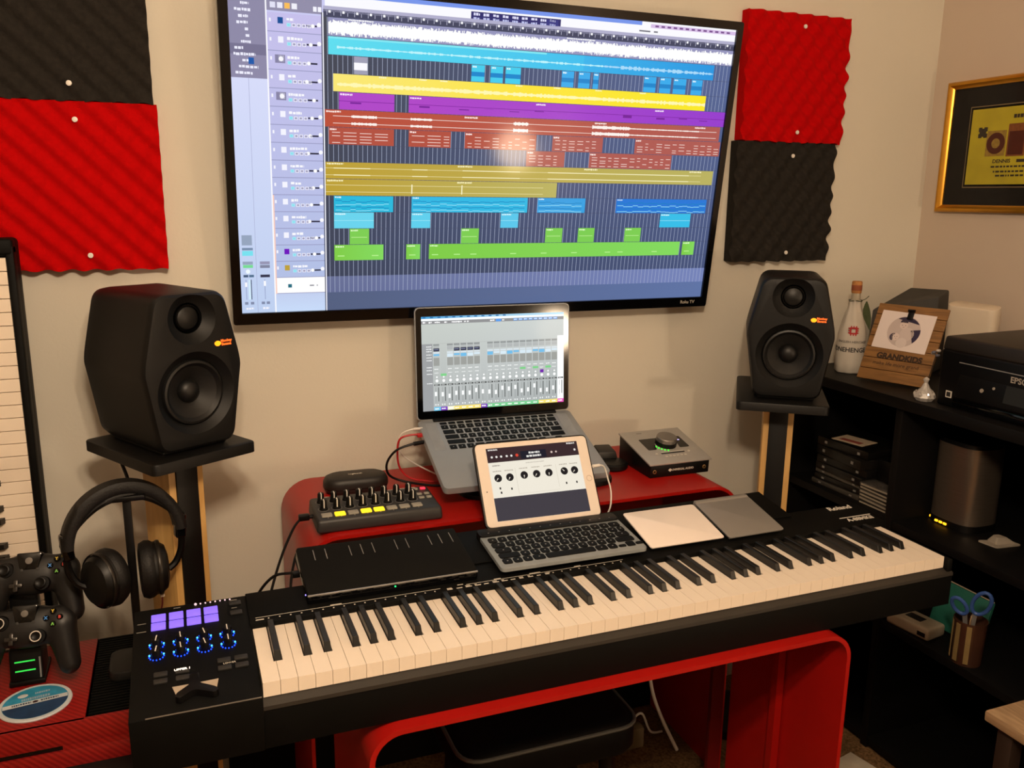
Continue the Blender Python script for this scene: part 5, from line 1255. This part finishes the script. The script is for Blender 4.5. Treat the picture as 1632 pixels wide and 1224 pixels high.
for k in range(6):
    o = thing('disc_case', 'clear-edged disc case, %s of the short stack beside the drives' % ('lowest', 'second from below', 'third from below', 'third from the top', 'second from the top', 'topmost')[k], 'disc case', (1.535, 0.428, z), (0, 0, R(rnd.uniform(-3, 3))), 'disc cases stacked in the cabinet')
    MB().box(-0.0625, 0.0625, -0.050, 0.050, 0, 0.0088, 0.0008).out('jewel_case', gl_m if k % 2 else mat('case_dark', (34, 32, 30), 0.25), o)
    MB().box(-0.0632, -0.0620, -0.046, 0.046, 0.0022, 0.0062).out('paper_edge', mat('inlay_pale', (150, 140, 124), 0.6), o, smooth=False)
    z += 0.0092
cyl = thing('metal_drive', 'brushed metal rounded tower drive with amber lights in the cabinet', 'drive', (1.600, 0.283, SH1))
prf = roundpoly([(-0.055, -0.062), (0.055, -0.062), (0.055, 0.062), (-0.055, 0.062)], 0.045, 8)
MB().loft([[(p[0], p[1], z) for p in prf] for z in (0.016, 0.195)]).out('metal_shell', mat('brushed_metal', (150, 136, 122), 0.30, metal=0.85, var=0.08, vscale=20, stretch=(1, 1, 40)), cyl, ang=45)
MB().loft([[(p[0]*k, p[1]*k, z) for p in prf] for z, k in ((0.195, .99), (0.204, .95), (0.206, .8))]).out('top_cap', black_m, cyl, ang=45)
MB().loft([[(p[0]*k, p[1]*k, z) for p in prf] for z, k in ((0.0, 1.02), (0.016, 1.0))]).out('base', black_m, cyl, ang=45)
amb = mat('amber_led', (255, 180, 40), 0.4, emit=(255, 175, 30), estr=2.2)
for y in (0.052, 0.026, 0.014, 0.002):
    MB().box(-0.0585, -0.0550, -0.004, 0.004, 0.004, 0.009, 0.0008).out('amber_light', amb, cyl, T(0.012 if y > .05 else 0.0, y-0.004, 0.0))
for k, (y, l, h, c) in enumerate(((0.085, 0.020, 0.165, (66, 36, 22)), (0.060, 0.016, 0.150, (40, 26, 18)), (0.035, 0.018, 0.16, (24, 20, 18)))):
    bk_t = thing('book', 'upright %s book beside the metal drive in the cabinet' % ('reddish-brown', 'dark brown', 'black')[k], 'book', (1.62, y, SH1), group='books in the cabinet')
    MB().box(-0.055, 0.055, -l/2, l/2, 0, h, 0.0012).out('cover', mat('book_%d' % k, c, 0.6), bk_t)
    MB().box(-0.052, 0.0555, -l/2+0.002, l/2-0.002, 0.003, h-0.002).out('pages', mat('book_pages', (150, 136, 112), 0.8), bk_t)
tag(MB().prism(roundpoly([(-0.03, -0.02), (0.035, -0.028), (0.03, 0.02), (0.0, 0.012), (-0.035, 0.025)], 0.006, 3), 0, 0.003).prism(roundpoly([(-0.02, -0.01), (0.03, -0.02), (0.022, 0.018), (-0.012, 0.02)], 0.004, 3), 0.003, 0.016, top=roundpoly([(-0.012, -0.004), (0.012, -0.01), (0.01, 0.01), (-0.006, 0.012)], 0.004, 3)).out('crumpled_paper', mat('paper_grey', (150, 140, 126), 0.7), None, T(1.575, 0.165, SH1)), 'crumpled pale paper in front of the metal drive', 'paper')

# second shelf
SH2 = -0.340
wb = thing('white_adapter', 'off-white plastic adapter box on the lower cabinet shelf', 'adapter', (1.492, 0.283, SH2), (0, 0, R(8)))
MB().box(-0.032, 0.032, -0.056, 0.056, 0, 0.030, 0.007, 3).out('housing', mat('off_white', (168, 154, 134), 0.5), wb)
MB().box(-0.012, 0.012, -0.02, 0.02, 0.0298, 0.0306).out('label_patch', dark_m, wb, smooth=False)
MB().box(-0.0325, -0.0315, -0.048, -0.028, 0.008, 0.018).out('socket', black_m, wb, smooth=False)
tf = thing('teal_folder', 'teal plastic folder leaning behind the off-white adapter', 'folder', (1.550, 0.225, SH2+0.003), (0, R(14), 0))
MB().box(-0.004, 0.004, -0.07, 0.07, 0, 0.11, 0.001).out('cover', mat('teal', (38, 104, 88), 0.5, var=0.1), tf)
MB().box(0.004, 0.006, -0.066, 0.066, 0.002, 0.112).out('sheets', mat('card_cream', (196, 176, 150)), tf)
gc = thing('pen_glass', 'tall glass tumbler holding scissors on the lower cabinet shelf', 'glass', (1.485, 0.135, SH2))
MB().lathe([(0, 0), (0.030, 0), (0.034, 0.10), (0.0315, 0.10), (0.028, 0.006), (0, 0.006)], 28).out('tumbler', mat('smoked_glass', (92, 60, 46), 0.1, trans=0.5, var=0.2), gc)
for k in range(3):
    a = 2.4+k*0.7; MB().box(-0.005, 0.005, -0.0008, 0.0008, 0.008, 0.095, mx=T(0.0335*math.cos(a), 0.0335*math.sin(a), 0) @ RZ(math.degrees(a)+90)).out('gold_stripe', mat('gold_print', (130, 110, 70), 0.4), gc, smooth=False)
sc = thing('scissors', 'scissors with blue plastic handles standing in the glass tumbler', 'scissors', (1.485, 0.135, SH2+0.018), (R(10), 0, R(-62)))
blue_m = mat('blue_handle', (52, 84, 150), 0.45)
def loop(cx, cz, rx, rz, tilt): return [(cx + rx*math.cos(a)*math.cos(R(tilt)) - rz*math.sin(a)*math.sin(R(tilt)), 0, cz + rx*math.cos(a)*math.sin(R(tilt)) + rz*math.sin(a)*math.cos(R(tilt))) for a in [2*math.pi*k/20 for k in range(20)]]
MB().tube(loop(0.020, 0.135, 0.016, 0.030, -20), 0.0042, 8, closed=True, smooth=1).out('handle', blue_m, sc)
MB().tube(loop(-0.022, 0.115, 0.013, 0.020, 35), 0.0042, 8, closed=True, smooth=1).out('handle', blue_m, sc)
MB().hexa([(-0.003, -0.001, 0.0), (0.003, -0.001, 0.0), (0.003, 0.001, 0.0), (-0.003, 0.001, 0.0), (0.004, -0.001, 0.105), (0.014, -0.001, 0.105), (0.014, 0.001, 0.105), (0.004, 0.001, 0.105)]).hexa([(-0.004, 0.001, 0.0), (0.002, 0.001, 0.0), (0.002, 0.003, 0.0), (-0.004, 0.003, 0.0), (-0.016, 0.001, 0.100), (-0.006, 0.001, 0.100), (-0.006, 0.003, 0.100), (-0.016, 0.003, 0.100)]).out('blades', alu_m, sc)
tg_ = thing('paper_tag', 'crumpled beige tag beside the scissors in the tumbler', 'tag', (1.478, 0.128, SH2+0.085), (0, R(-12), R(30)))
MB().prism(roundpoly([(-0.016, 0.0), (0.014, -0.002), (0.02, 0.02), (0.0, 0.032), (-0.012, 0.024)], 0.003, 3), -0.001, 0.001, RX(90)).out('tag_card', mat('tag_beige', (150, 124, 92), 0.7), tg_)
md = thing('power_box', 'black box with a small blue light on the carpet by the cabinet', 'power strip', (1.375, 0.03, FZ), (0, 0, R(15)))
MB().box(-0.05, 0.05, -0.11, 0.11, 0, 0.06, 0.004).out('housing', black_m, md)
MB().sphere((-0.035, 0.03, 0.0605), 0.003, seg=8, rings=6).out('blue_light', mat('deep_blue_led', (30, 40, 255), 0.4, emit=(30, 40, 255), estr=2.0), md)
for k in range(4): MB().box(-0.014, 0.014, -0.014, 0.014, 0.0598, 0.0612, 0.001).out('socket', dark_m, md, T(0.005, -0.08+k*0.042, 0))

# framed print on the side wall
fp_t = thing('framed_print', 'gold-framed yellow print in a black mount on the side wall', 'picture', (WX, 0.7015, 0.617), (0, 0, R(-90)))
fw, fh = 0.46, 0.330
gold = mat('gold_frame', (196, 140, 44), 0.28, metal=0.75, var=0.08)
def bar(x0, z0, x1, z1, w):
    return None
prof = [(0.0, 0.0), (0.0, 0.016), (0.004, 0.020), (0.009, 0.020), (0.013, 0.014), (0.018, 0.010), (0.018, 0.0)]
rings = []
for d_, t_ in prof: rings.append([(d_, -t_, d_), (fw-d_, -t_, d_), (fw-d_, -t_, fh-d_), (d_, -t_, fh-d_)])
MB().loft(rings, cap=False).out('gold_moulding', gold, fp_t, ang=20)
MB().box(0.012, fw-0.012, -0.006, -0.001, 0.012, fh-0.012).out('black_mount', mat('mount_black', (22, 19, 17), 0.8), fp_t, smooth=False)
MB().box(0.072, fw-0.072, -0.0066, -0.0055, 0.062, fh-0.066).out('mount_edge', mat('mount_edge', (150, 132, 96), 0.6), fp_t, smooth=False)
MB().box(0.0745, fw-0.0745, -0.0070, -0.0060, 0.0645, fh-0.0685).out('inner_line', black_m, fp_t, smooth=False)
pw0, pw1, ph0, ph1 = 0.080, fw-0.080, 0.070, fh-0.074
ymat = mat('print_yellow', (214, 200, 52), 0.7, var=0.12, vscale=14)
MB().box(pw0, pw1, -0.0075, -0.0062, ph0, ph1).out('printed_sheet', ymat, fp_t, smooth=False)
mar = mat('maroon_ink', (92, 40, 28), 0.7); dk2 = mat('slate_ink', (66, 58, 46), 0.7)
tm = lambda x, z: T(x, -0.0077, z) @ RX(90)
MB().prism(roundpoly([(-0.013, -0.013), (0.013, -0.013), (0.013, 0.013), (-0.013, 0.013)], 0.002, 2), 0, 0.0003).out('printed_badge', dk2, fp_t, tm(0.117, 0.198))
for k in range(4): MB().prism(rrect(0.005, 0.005, 0.001), 0.0002, 0.0005).out('badge_notch', ymat, fp_t, tm(0.117+0.0125*math.cos(k*math.pi/2), 0.198+0.0125*math.sin(k*math.pi/2)))
MB().prism(rrect(0.056, 0.062, 0.002), 0, 0.0002).out('letter_block', mat('block_tan', (176, 146, 66), 0.7, var=0.2, vscale=120), fp_t, tm(0.158, 0.170))
MB().lathe([(0.026, 0.0003), (0.026, 0.0005), (0.012, 0.0005), (0.012, 0.0003)], 32, tm(0.158, 0.170)).out('big_letter', mar, fp_t, smooth=False)
MB().prism(rrect(0.050, 0.078, 0.002), 0, 0.0002).out('letter_block', mat('block_rust', (150, 92, 50), 0.7, var=0.2, vscale=120), fp_t, tm(0.2150, 0.176))
MB().prism(rrect(0.042, 0.056, 0.001), 0.0002, 0.0005).out('big_letter', mar, fp_t, tm(0.2150, 0.169))
text('lettering', 'DENNIS', 0.0125, dk2, fp_t, tm(0.180, 0.126), bold=0.0003, sx=1.15)
MB().box(0.222, 0.300, -0.0079, -0.0072, 0.1225, 0.1300).out('fine_print', dk2, fp_t, smooth=False)
for k, zz in enumerate((0.113, 0.101, 0.091)):
    dd = MB(); x = 0.152 + 0.008*k; rnd = random.Random(k)
    while x < 0.30 - 0.01*k:
        l = rnd.uniform(.003, .012); dd.box(x, x+l, -0.0079, -0.0072, zz-0.0022, zz+0.0022); x += l+0.003
    dd.out('fine_print', dk2, fp_t, smooth=False)
MB().box(0.200, 0.208, -0.0079, -0.0072, 0.228, 0.237).box(0.2095, 0.216, -0.0079, -0.0072, 0.228, 0.237).box(0.2175, 0.226, -0.0079, -0.0072, 0.228, 0.237).box(0.2275, 0.26, -0.0079, -0.0072, 0.228, 0.237).out('fine_print', dk2, fp_t, smooth=False)
MB().box(0.014, fw-0.014, -0.0100, -0.0094, 0.014, fh-0.014).out('glazing', mat('clear_glazing', (6, 6, 6), 0.05, var=0.0, alpha=0.10, spec=0.5), fp_t, smooth=False)

# ================================================================ under and beside the desk
bn = thing('padded_stool', 'black padded stool with grey piping pushed under the desk', 'stool', (0.52, 0.305, FZ))
stz = -0.335 - FZ
pr_ = rrect(0.36, 0.26, 0.05, 0, 0, 6)
MB().loft([[(p[0]*k, p[1]*k, z_) for p in pr_] for z_, k in ((stz-0.06, .97), (stz-0.05, 1), (stz-0.006, 1), (stz+0.004, .97), (stz+0.010, .85))]).out('cushion', mat('vinyl_black', (5, 5, 5), 0.6, spec=0.15, var=0.15), bn, ang=60)
MB().tube([(p[0]*1.0, p[1]*1.0, stz-0.001) for p in pr_], 0.004, 8, closed=True, smooth=1).out('piping', mat('piping_grey', (80, 82, 78), 0.6), bn)
for sx in (-0.13, 0.13):
    for sy in (-0.08, 0.08): MB().cyl((sx*1.1, sy*1.1, 0), (sx, sy, stz-0.055), 0.014, 0.016, 12).out('leg', black_m, bn)
bd = thing('wooden_bench', 'pale wooden bench top standing between the piano and the cabinet', 'bench', (1.335, -0.32, FZ))
bz_ = -0.25 - FZ
bwood = wood_mat('bench_wood', (150, 122, 92), (182, 152, 118), 12, (8, 0.8, 8))
MB().box(-0.102, 0.100, -0.25, 0.205, bz_-0.020, bz_, 0.003).out('seat_board', bwood, bd)
for sx in (-0.075, 0.075):
    for sy in (-0.22, 0.17): MB().box(sx-0.015, sx+0.015, sy-0.015, sy+0.015, 0, bz_-0.020, 0.002).out('leg', mat('dark_leg', (40, 26, 18), 0.6), bd)
tag(MB().box(-0.05, 0.05, -0.07, 0.07, 0, 0.004, 0.0006).box(-0.048, 0.048, -0.072, 0.066, 0.004, 0.007, 0.0006).box(-0.051, 0.049, -0.068, 0.068, 0.007, 0.0095, 0.0006).out('paper_stack', mat('paper_white', (205, 192, 172), 0.7), None, T(1.360, 0.262, FZ) @ RZ(12)), 'small stack of white papers on the carpet under the desk', 'paper')
tag(MB().tube([(0.93, 0.54, -0.20), (0.928, 0.54, -0.30), (0.930, 0.54, -0.42), (0.940, 0.535, -0.52), (0.965, 0.525, -0.60), (1.00, 0.50, FZ+0.005)], 0.0045, 8).out('hanging_cable', white_m, None), 'white cable hanging in a curve under the red desk', 'cable')
adp = thing('power_adapter', 'beige power adapter standing under the desk near the white cable', 'adapter', (0.905, 0.560, FZ))
MB().box(-0.028, 0.028, -0.016, 0.016, 0, 0.055, 0.005, 2).out('housing', mat('adapter_beige', (120, 104, 78), 0.6), adp)
MB().tube([(0, 0, 0.055), (0.004, 0, 0.075), (0.03, 0.004, 0.08), (0.06, 0.01, 0.02), (0.10, 0.02, 0.004)], 0.003, 6).out('lead', white_m, adp)
